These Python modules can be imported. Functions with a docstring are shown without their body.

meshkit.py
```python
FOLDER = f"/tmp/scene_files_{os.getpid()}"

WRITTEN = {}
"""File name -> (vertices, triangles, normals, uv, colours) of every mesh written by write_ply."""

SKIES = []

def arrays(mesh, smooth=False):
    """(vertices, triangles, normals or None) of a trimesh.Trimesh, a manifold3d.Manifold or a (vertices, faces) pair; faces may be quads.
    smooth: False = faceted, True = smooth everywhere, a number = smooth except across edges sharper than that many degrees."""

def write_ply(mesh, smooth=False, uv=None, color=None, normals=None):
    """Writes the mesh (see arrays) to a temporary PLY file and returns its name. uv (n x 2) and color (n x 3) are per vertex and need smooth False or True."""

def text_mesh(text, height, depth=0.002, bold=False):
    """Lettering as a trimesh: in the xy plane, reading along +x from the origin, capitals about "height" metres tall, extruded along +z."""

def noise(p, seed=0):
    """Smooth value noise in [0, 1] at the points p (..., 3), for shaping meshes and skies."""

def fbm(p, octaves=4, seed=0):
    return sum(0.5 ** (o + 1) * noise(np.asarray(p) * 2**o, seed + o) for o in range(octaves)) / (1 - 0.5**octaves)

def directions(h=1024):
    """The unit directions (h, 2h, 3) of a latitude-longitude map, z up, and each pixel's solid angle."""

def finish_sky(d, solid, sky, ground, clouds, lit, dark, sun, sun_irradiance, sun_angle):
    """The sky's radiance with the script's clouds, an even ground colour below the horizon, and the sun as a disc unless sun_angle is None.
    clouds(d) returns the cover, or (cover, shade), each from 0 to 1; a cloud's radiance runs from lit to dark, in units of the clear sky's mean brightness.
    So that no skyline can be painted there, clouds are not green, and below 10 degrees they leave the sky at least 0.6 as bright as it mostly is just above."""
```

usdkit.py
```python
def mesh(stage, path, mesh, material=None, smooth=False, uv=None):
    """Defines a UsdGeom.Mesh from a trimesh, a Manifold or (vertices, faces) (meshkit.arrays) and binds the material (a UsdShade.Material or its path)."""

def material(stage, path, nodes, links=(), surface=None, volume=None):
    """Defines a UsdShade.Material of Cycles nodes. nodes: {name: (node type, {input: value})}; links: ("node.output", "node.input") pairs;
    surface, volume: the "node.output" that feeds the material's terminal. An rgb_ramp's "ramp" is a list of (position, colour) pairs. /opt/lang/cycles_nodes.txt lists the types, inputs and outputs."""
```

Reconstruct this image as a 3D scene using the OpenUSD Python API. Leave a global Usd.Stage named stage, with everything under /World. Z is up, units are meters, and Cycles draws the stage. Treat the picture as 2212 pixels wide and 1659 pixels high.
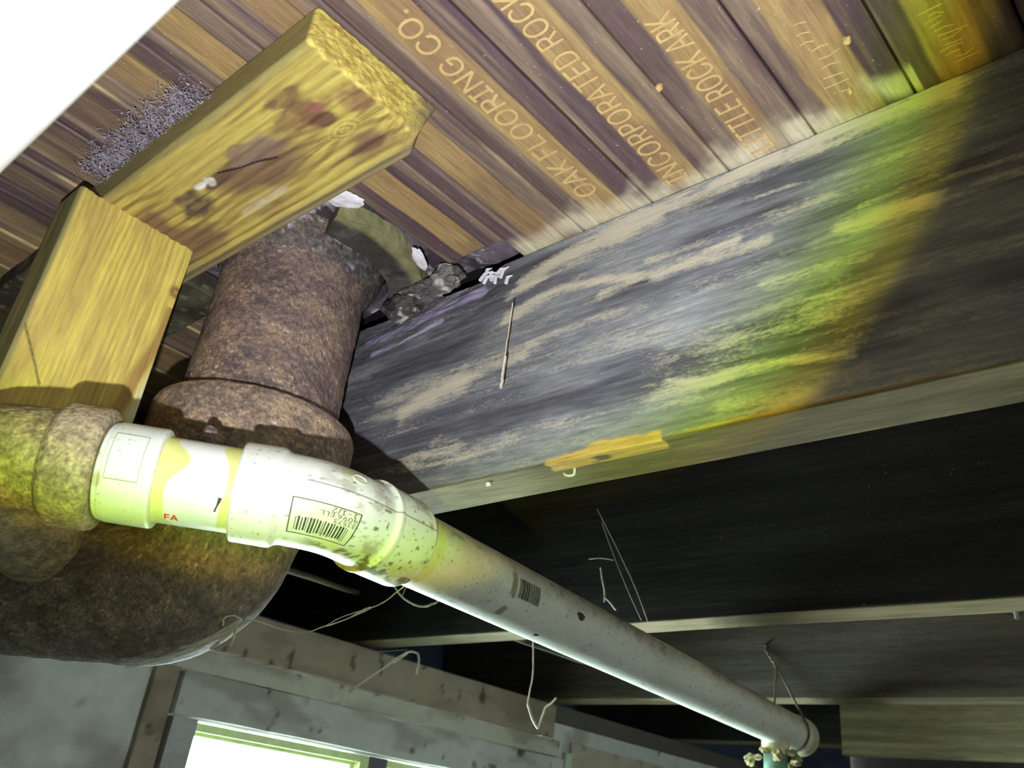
import math, random
import numpy as np, trimesh, usdkit
from meshkit import fbm, noise, text_mesh
from scipy.spatial import cKDTree
from pxr import Usd, UsdGeom, UsdLux, UsdShade, Gf, Sdf, Vt

random.seed(7); RNG = np.random.default_rng(7)
stage = Usd.Stage.CreateInMemory()
UsdGeom.SetStageUpAxis(stage, UsdGeom.Tokens.z); UsdGeom.SetStageMetersPerUnit(stage, 1.0)
UsdGeom.Xform.Define(stage, '/World'); UsdGeom.Scope.Define(stage, '/World/Looks')

# ------------------------------------------------------------------ camera
# The lens is the origin; x runs along the joists, y across them, z up.
W, H, F = 2212, 1659, 1900.9
CAM = np.array([[0.74992672, 0.65112858, 0.11679678], [-0.22516219, 0.41725889, -0.88045273], [-0.62202243, 0.63397681, 0.45952313]])
cam = UsdGeom.Camera.Define(stage, '/World/camera')
cam.CreateHorizontalApertureAttr(36.0); cam.CreateVerticalApertureAttr(36.0 * H / W)
cam.CreateFocalLengthAttr(36.0 * F / W); cam.CreateClippingRangeAttr(Gf.Vec2f(0.01, 60))
cam.CreateFStopAttr(14.0); cam.CreateFocusDistanceAttr(0.62); cam.CreateExposureAttr(0.40)
_x, _y, _z = CAM[0], -CAM[1], -CAM[2]
UsdGeom.Xformable(cam).AddTransformOp().Set(Gf.Matrix4d(*_x, 0, *_y, 0, *_z, 0, 0, 0, 0, 1))

# ------------------------------------------------------------------ light: a hand torch held just below the lens, daylight at the basement window
TORCH = np.array([-0.035, 0.005, -0.056])
BEAM = np.array([-0.5336, 0.3031, 0.7896])

def torch_lamp(name, color, watts, half_angle, softness):
    l = UsdLux.SphereLight.Define(stage, '/World/' + name)
    l.CreateRadiusAttr(0.004); l.CreateColorAttr(Gf.Vec3f(*color)); l.CreateIntensityAttr(watts); l.CreateNormalizeAttr(True)
    s = UsdLux.ShapingAPI.Apply(l.GetPrim()); s.CreateShapingConeAngleAttr(half_angle); s.CreateShapingConeSoftnessAttr(softness)
    z = -BEAM / np.linalg.norm(BEAM); x = np.cross([0, 0, 1.0], z); x /= np.linalg.norm(x); y = np.cross(z, x)
    UsdGeom.Xformable(l).AddTransformOp().Set(Gf.Matrix4d(*x, 0, *y, 0, *z, 0, *TORCH, 1))
    return l

torch_lamp('torch_core', (0.53, 0.29, 1.00), 4.6, 31.8, 0.36)
torch_lamp('torch_ring', (0.27, 1.00, 0.19), 2.0, 33.5, 0.13)
torch_lamp('torch_rim', (1.00, 0.86, 0.005), 1.7, 35.2, 0.09)
torch_lamp('torch_spill', (1.00, 0.98, 0.55), 0.15, 88.0, 0.30)

dome = UsdLux.DomeLight.Define(stage, '/World/sky'); dome.CreateIntensityAttr(6.5); dome.CreateColorAttr(Gf.Vec3f(0.92, 0.97, 1.0))
win = UsdLux.RectLight.Define(stage, '/World/window_daylight')
win.CreateWidthAttr(0.66); win.CreateHeightAttr(0.42); win.CreateIntensityAttr(26.0); win.CreateColorAttr(Gf.Vec3f(0.66, 0.90, 0.92))
UsdGeom.Xformable(win).AddTransformOp().Set(Gf.Matrix4d(0, -1, 0, 0, 0, 0, 1, 0, -1, 0, 0, 0, -1.30, 0.91, -0.13, 1))
# ------------------------------------------------------------------ helpers
def ray(px, py):
    return CAM.T @ np.array([(px - W / 2) / F, (py - H / 2) / F, 1.0])

def on(px, py, axis, val):
    r = ray(px, py); return r * val / r[axis]

def proj(P):
    c = np.asarray(P, float) @ CAM.T; return F * c[..., :2] / c[..., 2:3] + [W / 2, H / 2]

def lin(r, g, b):
    c = np.array([r, g, b]) / 255.0
    return np.where(c <= 0.04045, c / 12.92, ((c + 0.055) / 1.055) ** 2.4)

def sm(x, a, b):
    t = np.clip((x - a) / (b - a), 0, 1); return t * t * (3 - 2 * t)

def mixc(a, b, m):
    m = np.asarray(m)[..., None]; return a * (1 - m) + b * m

USED = {}
def numbered(parent, name):
    k = USED.get((parent, name), 0); USED[(parent, name)] = k + 1
    return name if k == 0 else f'{name}_{k:03d}'

def tag(prim, label=None, cat=None, group=None, kind=None):
    for k, v in (('label', label), ('category', cat), ('group', group), ('kind', kind)):
        if v: prim.SetCustomDataByKey(k, v)
    return prim

class Thing:
    def __init__(self, name, label=None, cat=None, loc=(0, 0, 0), group=None, kind=None):
        self.path = '/World/' + numbered('/World', name); self.loc = np.array(loc, float)
        x = UsdGeom.Xform.Define(stage, self.path); x.AddTranslateOp().Set(Gf.Vec3d(*map(float, loc)))
        tag(x.GetPrim(), label, cat, group, kind)

class Part:
    def __init__(self, path, loc): self.path, self.loc = path, loc

def obj(name, mesh, mat, parent=None, smooth=False, tint=None, label=None, cat=None, group=None, kind=None):
    """One Mesh prim. mesh: (v, f) or trimesh, in world coordinates."""
    if parent is None: base, loc = '/World', np.zeros(3)
    else: base, loc = parent.path, parent.loc
    path = base + '/' + numbered(base, name)
    v, f = (mesh.vertices, mesh.faces) if hasattr(mesh, 'vertices') else mesh
    v = np.asarray(v, float) - loc
    f = np.asarray(f)
    if tint is not None and smooth not in (False, True):
        t_ = trimesh.graph.smooth_shade(trimesh.Trimesh(v, f, process=False), angle=math.radians(smooth), facet_minarea=None)
        tint = np.asarray(tint)[cKDTree(v).query(np.asarray(t_.vertices))[1]]; v, f = np.array(t_.vertices), np.array(t_.faces); smooth = True
    m = usdkit.mesh(stage, path, (v, f), M[mat], smooth=smooth)
    if tint is not None:
        UsdGeom.PrimvarsAPI(m).CreatePrimvar('tint', Sdf.ValueTypeNames.Color3fArray, 'vertex').Set(Vt.Vec3fArray.FromNumpy(np.clip(np.asarray(tint), 0, 4).astype(np.float32)))
    tag(m.GetPrim(), label, cat, group, kind)
    return Part(path, loc)

def cat_mesh(ms):
    vs, fs, n = [], [], 0
    for m in ms:
        v, f = (m.vertices, m.faces) if hasattr(m, 'vertices') else m
        f = np.asarray(f)
        if f.shape[1] == 4: f = np.vstack([f[:, [0, 1, 2]], f[:, [0, 2, 3]]])
        vs.append(np.asarray(v, float)); fs.append(f + n); n += len(v)
    return np.vstack(vs), np.vstack(fs)

def grid_faces(nu, nv, flip=False):
    i, j = np.meshgrid(np.arange(nu - 1), np.arange(nv - 1), indexing='ij')
    a = (i * nv + j).ravel(); b = ((i + 1) * nv + j).ravel(); c = ((i + 1) * nv + j + 1).ravel(); d = (i * nv + j + 1).ravel()
    f = np.vstack([np.stack([a, b, c], 1), np.stack([a, c, d], 1)])
    return f[:, ::-1] if flip else f

def gridbox(xs, ys, zs, rnd=0.0, disp=None):
    """A box on the given grid lines, edges rounded by rnd, then every point moved by disp(p). Faces keep hard edges at creases."""
    lo = np.array([xs[0], ys[0], zs[0]]); hi = np.array([xs[-1], ys[-1], zs[-1]])
    vs, fs, n = [], [], 0
    for ax in range(3):
        others = [k for k in range(3) if k != ax]; g = [xs, ys, zs]
        for side in (0, 1):
            u, v = np.meshgrid(g[others[0]], g[others[1]], indexing='ij')
            P = np.empty(u.shape + (3,)); P[..., others[0]] = u; P[..., others[1]] = v; P[..., ax] = (lo, hi)[side][ax]
            flip = (side == 0) ^ (ax == 1)
            vs.append(P.reshape(-1, 3)); fs.append(grid_faces(*u.shape, flip=flip) + n); n += u.size
    P = np.vstack(vs); f = np.vstack(fs)
    if rnd > 0:
        q = np.clip(P, lo + rnd, hi - rnd); d = P - q; L = np.linalg.norm(d, axis=1, keepdims=True)
        P = np.where(L > 1e-9, q + d / np.maximum(L, 1e-9) * np.minimum(L, rnd), P)
    if disp is not None: P = P + disp(P)
    return P, f

def lines(a, b, step, edge=None):
    n = max(2, int(round(abs(b - a) / step)) + 1); s = np.linspace(a, b, n)
    if edge: s = np.unique(np.concatenate([s, [a + edge * .5, a + edge, b - edge * .5, b - edge]]))
    return s

def frames(path):
    path = np.asarray(path, float); T = np.gradient(path, axis=0); T /= np.linalg.norm(T, axis=1, keepdims=True)
    up = np.tile([0, 0, 1.0], (len(T), 1)); par = np.abs(T[:, 2]) > .93
    up[par] = [0.6, 0.8, 0] if par.any() else up[par]
    N = np.cross(T, up); N /= np.linalg.norm(N, axis=1, keepdims=True); B = np.cross(N, T)
    return path, T, N, B

def transport(path):
    path = np.asarray(path, float); T = np.gradient(path, axis=0); T /= np.maximum(np.linalg.norm(T, axis=1, keepdims=True), 1e-9)
    n = np.cross(T[0], [0, 0, 1.0] if abs(T[0][2]) < .9 else [1.0, 0, 0]); n /= np.linalg.norm(n); N = [n]
    for k in range(1, len(T)):
        n = N[-1] - T[k] * (N[-1] @ T[k]); N.append(n / np.linalg.norm(n))
    N = np.array(N); return path, T, N, np.cross(N, T)

def sweep(path, radius, seg=48, cap=True, disp=None, fr=None, closed_end=True):
    """A round tube along the path; returns v, f, s (row index), theta. theta 0 = N, pi/2 = B."""
    P, T, N, B = fr or transport(path)
    r = np.broadcast_to(radius, (len(P),)); th = np.linspace(0, 2 * np.pi, seg, endpoint=False)
    V = P[:, None] + r[:, None, None] * (np.cos(th)[None, :, None] * N[:, None] + np.sin(th)[None, :, None] * B[:, None])
    if disp is not None:
        nrm = np.cos(th)[None, :, None] * N[:, None] + np.sin(th)[None, :, None] * B[:, None]
        V = V + disp(V.reshape(-1, 3)).reshape(V.shape[:2] + (1,)) * nrm
    n = len(P); i, j = np.meshgrid(np.arange(n - 1), np.arange(seg), indexing='ij'); j2 = (j + 1) % seg
    a = (i * seg + j).ravel(); b = ((i + 1) * seg + j).ravel(); c = ((i + 1) * seg + j2).ravel(); d = (i * seg + j2).ravel()
    f = np.vstack([np.stack([a, c, b], 1), np.stack([a, d, c], 1)])
    v = V.reshape(-1, 3); S = np.repeat(np.arange(n), seg); TH = np.tile(th, n)
    if cap:
        for row, rev in ((0, False), (n - 1, True)):
            c0 = len(v); v = np.vstack([v, V[row].mean(0)]); S = np.append(S, row); TH = np.append(TH, 0)
            k = np.arange(seg); tri = np.stack([np.full(seg, c0), row * seg + k, row * seg + (k + 1) % seg], 1)
            f = np.vstack([f, tri[:, ::-1] if rev else tri])
    return v, f, S, TH

def lathe(origin, axis, prof, seg=96, disp=None, upv=None):
    """prof: list of (t, r) along the axis. Hard corners are kept by the smoothing angle."""
    o = np.asarray(origin, float); a = np.asarray(axis, float) / np.linalg.norm(axis)
    if abs(a[2]) > .9: n = np.array([1.0, 0, 0])
    else: n = np.cross(a, [0, 0, 1.0])
    n /= np.linalg.norm(n); b = np.cross(n, a)
    prof = np.array(prof, float); P = o + prof[:, :1] * a
    k = len(P)
    return sweep(P, prof[:, 1], seg, True, disp, (P, np.tile(a, (k, 1)), np.tile(n, (k, 1)), np.tile(b, (k, 1))))

def dense(prof, step):
    out = [prof[0]]
    for (t0, r0), (t1, r1) in zip(prof, prof[1:]):
        n = max(1, int(math.ceil(math.hypot(t1 - t0, r1 - r0) / step)))
        out += [(t0 + (t1 - t0) * k / n, r0 + (r1 - r0) * k / n) for k in range(1, n + 1)]
    return out

def tube_pts(pts, r, seg=6, taper=None):
    pts = np.asarray(pts, float); rr = np.full(len(pts), r) if taper is None else r * np.asarray(taper)
    v, f, _, _ = sweep(pts, rr, seg); return v, f

def catmull(pts, n=8):
    p = np.asarray(pts, float); p = np.vstack([2 * p[0] - p[1], p, 2 * p[-1] - p[-2]]); out = []
    for k in range(1, len(p) - 2):
        for t in np.linspace(0, 1, n, endpoint=False):
            a, b, c, d = p[k - 1], p[k], p[k + 1], p[k + 2]
            out.append(.5 * (2 * b + (c - a) * t + (2 * a - 5 * b + 4 * c - d) * t * t + (3 * b - a - 3 * c + d) * t ** 3))
    out.append(p[-2]); return np.array(out)

def lump(center, radii, rough=.3, sub=3, seed=0, freq=1.6, ax=None):
    m = trimesh.creation.icosphere(sub, 1.0); v = m.vertices
    v = v * (1 + rough * (fbm(v * freq + seed * 7.3, 4, seed) - .5) * 2)[:, None] * np.asarray(radii)
    if ax is not None: v = v @ np.asarray(ax)
    return v + np.asarray(center), m.faces

# ------------------------------------------------------------------ materials
M = {}
def painted(name, rough=.75, nscale=60, namp=.35, bump=.25, bscale=250, spec=.3, stretch=(1, 1, 1), dust=0.0):
    """The mesh's own tint, broken up by fine noise; bump from the same."""
    nodes = {'a': ('attribute', {'attribute': 'tint'}), 'g': ('geometry', {}), 'mp': ('mapping', {'scale': stretch}),
             'n': ('noise_texture', {'scale': nscale, 'detail': 5.0, 'roughness': .65}), 'r': ('rgb_ramp', {'ramp': [(.25, (1 - namp,) * 3), (.5, (1, 1, 1)), (.75, (1 + namp,) * 3)]}),
             'm': ('mix', {'mix_type': 'multiply', 'fac': 1.0}), 'b': ('noise_texture', {'scale': bscale, 'detail': 4.0, 'roughness': .6}),
             'bp': ('bump', {'strength': bump, 'distance': .002}), 'p': ('principled_bsdf', {'roughness': rough, 'specular_ior_level': spec})}
    links = [('g.position', 'mp.vector'), ('mp.vector', 'n.vector'), ('mp.vector', 'b.vector'), ('n.fac', 'r.fac'), ('a.color', 'm.color1'), ('r.color', 'm.color2'),
             ('b.fac', 'bp.height'), ('bp.normal', 'p.normal')]
    if dust:
        nodes |= {'d': ('noise_texture', {'scale': 420.0, 'detail': 2.0}), 'dr': ('rgb_ramp', {'ramp': [(.70, (0, 0, 0)), (.76, (dust,) * 3)]}), 'dm': ('mix', {'mix_type': 'mix', 'color2': tuple(lin(205, 196, 180))})}
        links += [('g.position', 'd.vector'), ('d.fac', 'dr.fac'), ('dr.color', 'dm.fac'), ('m.color', 'dm.color1'), ('dm.color', 'p.base_color')]
    else: links += [('m.color', 'p.base_color')]
    M[name] = usdkit.material(stage, '/World/Looks/' + name, nodes, links, surface='p.BSDF')

def plain(name, c, rough=.7, c2=None, nscale=40, bump=.2, metallic=0.0, spec=.3):
    c = tuple(lin(*c)); c2 = tuple(lin(*c2)) if c2 else tuple(np.array(c) * .75)
    M[name] = usdkit.material(stage, '/World/Looks/' + name, {'g': ('geometry', {}), 'n': ('noise_texture', {'scale': nscale, 'detail': 5.0, 'roughness': .6}),
        'r': ('rgb_ramp', {'ramp': [(.3, c2), (.65, c)]}), 'bp': ('bump', {'strength': bump, 'distance': .002}), 'p': ('principled_bsdf', {'roughness': rough, 'metallic': metallic, 'specular_ior_level': spec})},
        [('g.position', 'n.vector'), ('n.fac', 'r.fac'), ('r.color', 'p.base_color'), ('n.fac', 'bp.height'), ('bp.normal', 'p.normal')], surface='p.BSDF')

painted('oak_flooring', rough=.6, nscale=18, namp=.30, bump=.15, bscale=60, stretch=(26, 2.2, 8), spec=.25, dust=.55)
painted('joist_timber', rough=.8, nscale=14, namp=.32, bump=.2, bscale=60, stretch=(2.2, 20, 24), spec=.2, dust=.4)
painted('pine', rough=.65, nscale=20, namp=.18, bump=.25, bscale=60, stretch=(2.5, 16, 16), spec=.25)
painted('pine_upright', rough=.65, nscale=20, namp=.18, bump=.25, bscale=60, stretch=(16, 16, 2.5), spec=.25)
painted('cast_iron', rough=.72, nscale=520, namp=.6, bump=.6, bscale=420, spec=.35)
painted('pvc', rough=.38, nscale=90, namp=.05, bump=.03, bscale=120, spec=.4)
painted('plaster', rough=.9, nscale=120, namp=.3, bump=.4, bscale=220, spec=.15)
painted('wall_paint', rough=.8, nscale=30, namp=.12, bump=.12, bscale=160, spec=.2)
def mould_timber():
    nodes = {'a': ('attribute', {'attribute': 'tint'}), 'k': ('attribute', {'attribute': 'mould'}), 'ks': ('separate_color', {}), 'g': ('geometry', {}), 'mp': ('mapping', {'scale': (2.2, 20, 24)}), 'm2': ('mapping', {'scale': (260, 600, 620)}), 'm3': ('mapping', {'scale': (30, 200, 230)}),
             'n': ('noise_texture', {'scale': 14.0, 'detail': 6.0, 'roughness': .7}), 'r': ('rgb_ramp', {'ramp': [(.28, (.62,) * 3), (.5, (1, 1, 1)), (.72, (1.45,) * 3)]}), 'm': ('mix', {'mix_type': 'multiply', 'fac': 1.0}),
             'h': ('noise_texture', {'scale': 1.0, 'detail': 5.0, 'roughness': .75}), 'l': ('noise_texture', {'scale': 1.0, 'detail': 5.0, 'roughness': .7}), 'hl': ('math', {'math_type': 'add'}), 's': ('math', {'math_type': 'add'}), 'sr': ('rgb_ramp', {'ramp': [(.0, (0, 0, 0)), (.60, (0, 0, 0)), (.82, (.88, .88, .88)), (1, (1, 1, 1))]}), 'hv': ('math', {'math_type': 'multiply', 'value2': .5}),
             'x': ('mix', {'mix_type': 'mix', 'color2': tuple(lin(206, 198, 178))}), 'bp': ('bump', {'strength': .25, 'distance': .002}), 'p': ('principled_bsdf', {'roughness': .8, 'specular_ior_level': .2})}
    links = [('g.position', 'mp.vector'), ('mp.vector', 'n.vector'), ('g.position', 'm2.vector'), ('m2.vector', 'h.vector'), ('g.position', 'm3.vector'), ('m3.vector', 'l.vector'), ('n.fac', 'r.fac'), ('a.color', 'm.color1'), ('r.color', 'm.color2'),
             ('k.color', 'ks.color'), ('h.fac', 'hl.value1'), ('l.fac', 'hl.value2'), ('hl.value', 'hv.value1'), ('hv.value', 's.value1'), ('ks.r', 's.value2'), ('s.value', 'sr.fac'), ('sr.color', 'x.fac'), ('m.color', 'x.color1'), ('x.color', 'p.base_color'), ('n.fac', 'bp.height'), ('bp.normal', 'p.normal')]
    M['mould_timber'] = usdkit.material(stage, '/World/Looks/mould_timber', nodes, links, surface='p.BSDF')
mould_timber()
plain('white_pvc', (236, 236, 232), .35, (225, 226, 222), 20, .02)
plain('cement', (96, 92, 98), .95, (52, 48, 54), 60, .8)
plain('concrete', (186, 184, 176), .9, (158, 155, 148), 6, .3)
plain('lettering_pale', (206, 178, 122), .7, (184, 154, 104), 80, .1)
plain('red_ink', (216, 66, 48), .6, (200, 60, 44), 60, .0)
plain('black_ink', (40, 42, 34), .6, (84, 86, 60), 300, .0)
plain('sticker_film', (204, 210, 186), .35, (190, 196, 160), 120, .05)
plain('web', (215, 212, 190), .9, (180, 176, 150), 60, .2)
plain('dust_web', (178, 170, 182), .95, (118, 108, 122), 140, .5)
plain('steel_wire', (128, 120, 98), .6, (92, 84, 68), 60, .2, .5)
plain('bright_steel', (200, 200, 196), .3, (170, 170, 168), 60, .1, .8)
plain('cable_sheath', (122, 118, 92), .5, (96, 94, 74), 30, .05)
plain('copper_green', (120, 160, 140), .6, (92, 122, 104), 40, .3)
plain('window_wood', (220, 232, 176), .6, (196, 212, 148), 50, .2)
plain('white_chip', (236, 232, 240), .8, (212, 208, 214), 120, .3)
plain('dark_void', (26, 24, 24), .95, (14, 13, 14), 40, .3)
plain('debris', (186, 176, 130), .95, (90, 82, 52), 150, .6)
M['glass'] = usdkit.material(stage, '/World/Looks/glass', {'t': ('transparent_bsdf', {'color': (.95, .97, .96)}), 'g': ('glossy_bsdf', {'color': (.9, .9, .9), 'roughness': .02}), 'f': ('fresnel', {'IOR': 1.45}), 'm': ('mix_closure', {})},
    [('f.fac', 'm.fac'), ('t.BSDF', 'm.closure1'), ('g.BSDF', 'm.closure2')], surface='m.closure')
M['glow'] = M['glass']

# ------------------------------------------------------------------ the room
ZC, ZB = 0.4147, 0.2241            # underside of the flooring, underside of the joists
XW = -1.03                         # face of the end wall the joists run to
FLOOR = -1.62
def slab(x0, x1, y0, y1, z0, z1): return gridbox([x0, x1], [y0, y1], [z0, z1])

def flat_tint(mesh, c, amp=.1, scale=4, seed=0):
    v = mesh[0]; return lin(*c) * (1 + amp * (fbm(v * scale, 4, seed) - .5) * 2)[:, None]

fl = slab(-1.3, 2.6, -2.2, 3.2, FLOOR - .1, FLOOR); obj('floor', fl, 'concrete', kind='structure')

# end wall with its window: pieces round the opening
YW0, YW1, ZW0, ZW1 = 0.583, 1.235, -0.34, 0.084
def wall_tint(v):
    base = lin(226, 234, 228) * np.ones((len(v), 1))
    n1 = fbm(v * [9, 9, 9], 4, 3); n2 = fbm(v * [60, 60, 25], 4, 5)
    c = mixc(base, lin(160, 152, 138), .75 * sm(n1, .54, .72))
    c = mixc(c, lin(70, 68, 64), .8 * sm(n2, .70, .76))
    return c
wl = Thing('wall_left', kind='structure')
g = lambda a, b: lines(a, b, .008)
for (y0, y1, z0, z1) in ((-2.2, YW0 - .06, FLOOR, ZB), (YW0 - .06, YW0, FLOOR, ZW1), (YW1, 3.2, FLOOR, ZB - .0302), (YW0, YW1, FLOOR, ZW0)):
    ys = np.unique(np.clip(np.concatenate([[y0, y1], np.arange(.2, 2.0, .008)]), y0, y1)); zs = np.unique(np.clip(np.concatenate([[z0, z1], np.arange(-.2, ZB, .008)]), z0, z1))
    m = gridbox([XW - .12, XW], ys, zs)
    obj('panel', m, 'wall_paint', wl, tint=wall_tint(m[0]))
wr = Thing('wall_right', kind='structure')
for b in ((-2.2, .45, FLOOR, ZC + .05), (1.15, 3.2, FLOOR, ZC + .05), (.45, 1.15, FLOOR, -.58), (.45, 1.15, -.20, ZC + .05)):
    mm = slab(2.5, 2.6, *b); obj('panel', mm, 'wall_paint', wr, tint=flat_tint(mm, (170, 168, 160)))
w2 = Thing('added_window_2', kind='structure')  # unseen window and opening, added to let fill daylight into the room
obj('frame', cat_mesh([slab(2.52, 2.58, .45, 1.15, -.58, -.55), slab(2.52, 2.58, .45, 1.15, -.23, -.20), slab(2.52, 2.58, .45, .48, -.55, -.23), slab(2.52, 2.58, 1.12, 1.15, -.55, -.23)]), 'window_wood', w2)
obj('pane', slab(2.545, 2.55, .48, 1.12, -.55, -.23), 'glass', w2)
for nm, b in (('wall_front', (-1.34, 2.6, -2.3, -2.2)), ('wall_back', (-1.34, 2.6, 3.2, 3.3))):
    mm = slab(*b, FLOOR, ZC + .05); obj(nm, mm, 'wall_paint', tint=flat_tint(mm, (120, 118, 112)), kind='structure')

# boarding over the window: stepped boards with open joints between them
def board(y0, y1, z0, z1, x0, x1, seed, c=(150, 152, 142), stains=.8):
    def d(p): return np.stack([(fbm(p * 14, 3, seed) - .5) * .003, 0 * p[:, 0], (fbm(p * [1, 9, 1], 3, seed + 1) - .5) * .003], 1)
    mm = gridbox([x0, x1], lines(y0, y1, .005, .002), lines(z0, z1, .004, .0015), .0015, d); v = mm[0]
    t = lin(*c) * np.ones((len(v), 1)); a = fbm(v * [10, 12, 30], 4, seed + 2); b = fbm(v * [40, 70, 30], 4, seed + 3)
    t = mixc(t, lin(140, 126, 110), stains * .6 * sm(a, .5, .66)); t = mixc(t, lin(62, 62, 58), stains * sm(b, .67, .74)); return mm, t
tr = Thing('trim_1', kind='structure')
for k, (y0, y1, z0, z1, x1, c) in enumerate(((.50, 1.262, .168, .222, XW + .004, (176, 166, 146)), (.53, 1.270, .1385, .1645, XW + .012, (210, 212, 196)), (.548, 1.275, .0865, .1355, XW + .020, (212, 216, 210)))):
    mm, t = board(y0, y1, z0, z1, XW - .05, x1, 20 + k * 5, c); obj('board', mm, 'wall_paint', tr, tint=t)
tr2 = Thing('trim_2', kind='structure')          # rough casing strip to the side of the window
mm, t = board(.517, .548, -.3, .150, XW - .01, XW + .010, 51, (164, 156, 138), 1.0); obj('casing', mm, 'wall_paint', tr2, tint=t)
mm, t = board(.549, .582, -.3, .0855, XW - .01, XW + .020, 55, (196, 198, 200), .4); obj('casing', mm, 'wall_paint', tr2, tint=t)
tr3 = Thing('trim_3', kind='structure')          # lower panel beyond the window, with its edge strip and plate
mm, t = board(1.312, 2.3, -.3, .168, XW - .06, XW + .006, 61, (206, 200, 180), .3); obj('panel', mm, 'wall_paint', tr3, tint=t)
mm, t = board(1.292, 1.311, -.3, .150, XW - .06, XW + .010, 65, (206, 222, 206), .3); obj('edge_strip', mm, 'wall_paint', tr3, tint=t)
mm, t = board(1.28, 1.50, .176, .220, XW - .06, XW - .004, 67, (150, 146, 132), .5); obj('plate', mm, 'wall_paint', tr3, tint=t)
mm, t = board(1.515, 2.3, .176, .222, XW - .06, XW - .002, 69, (176, 166, 144), .7); obj('plate', mm, 'wall_paint', tr3, tint=t)
mm, t = board(-2.19, 3.19, .2236, .4590, XW - .30, XW - .26, 71, (76, 84, 110), .3); obj('trim_4', mm, 'wall_paint', tint=t, kind='structure')  # rim board behind the joist ends; its slate blue stands in for bluish shade
mm = slab(XW - .30, XW, -2.19, 3.19, .195, .2235); 
obj('trim_5', mm, 'wall_paint', tint=flat_tint(mm, (110, 106, 98)), kind='structure')   # sill plate

# window: two sashes, each with frame bars and a pane
wd = Thing('window_1', kind='structure')
for (a, b) in ((YW0 + .001, .868), (.898, YW1 - .001)):
    w, x0, x1 = .019, XW - .045, XW - .002
    fr_ = [slab(x0, x1, a, b, ZW1 - .010, ZW1 - .0005), slab(x0, x1, a, b, ZW0, ZW0 + w), slab(x0, x1, a, a + .006, ZW0 + w, ZW1 - .010), slab(x0, x1, b - w * .8, b, ZW0 + w, ZW1 - .010)]
    s = obj('sash', cat_mesh(fr_), 'window_wood', wd)
    obj('bead', cat_mesh([slab(x0 + .008, x1 - .014, a + .006, b - w * .8, ZW1 - .0145, ZW1 - .010), slab(x0 + .008, x1 - .014, b - w * 1.15, b - w * .8, ZW0 + w, ZW1 - .0145)]), 'window_wood', s)
    obj('pane', slab(x0 + .016, x0 + .019, a + .004, b - .006, ZW0 + .01, ZW1 - .006), 'glass', wd)
obj('mullion', slab(XW - .05, XW + .003, .8685, .8975, ZW0, ZW1 - .0005), 'wall_paint', wd, tint=np.tile(lin(104, 100, 108), (24, 1)))

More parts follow.
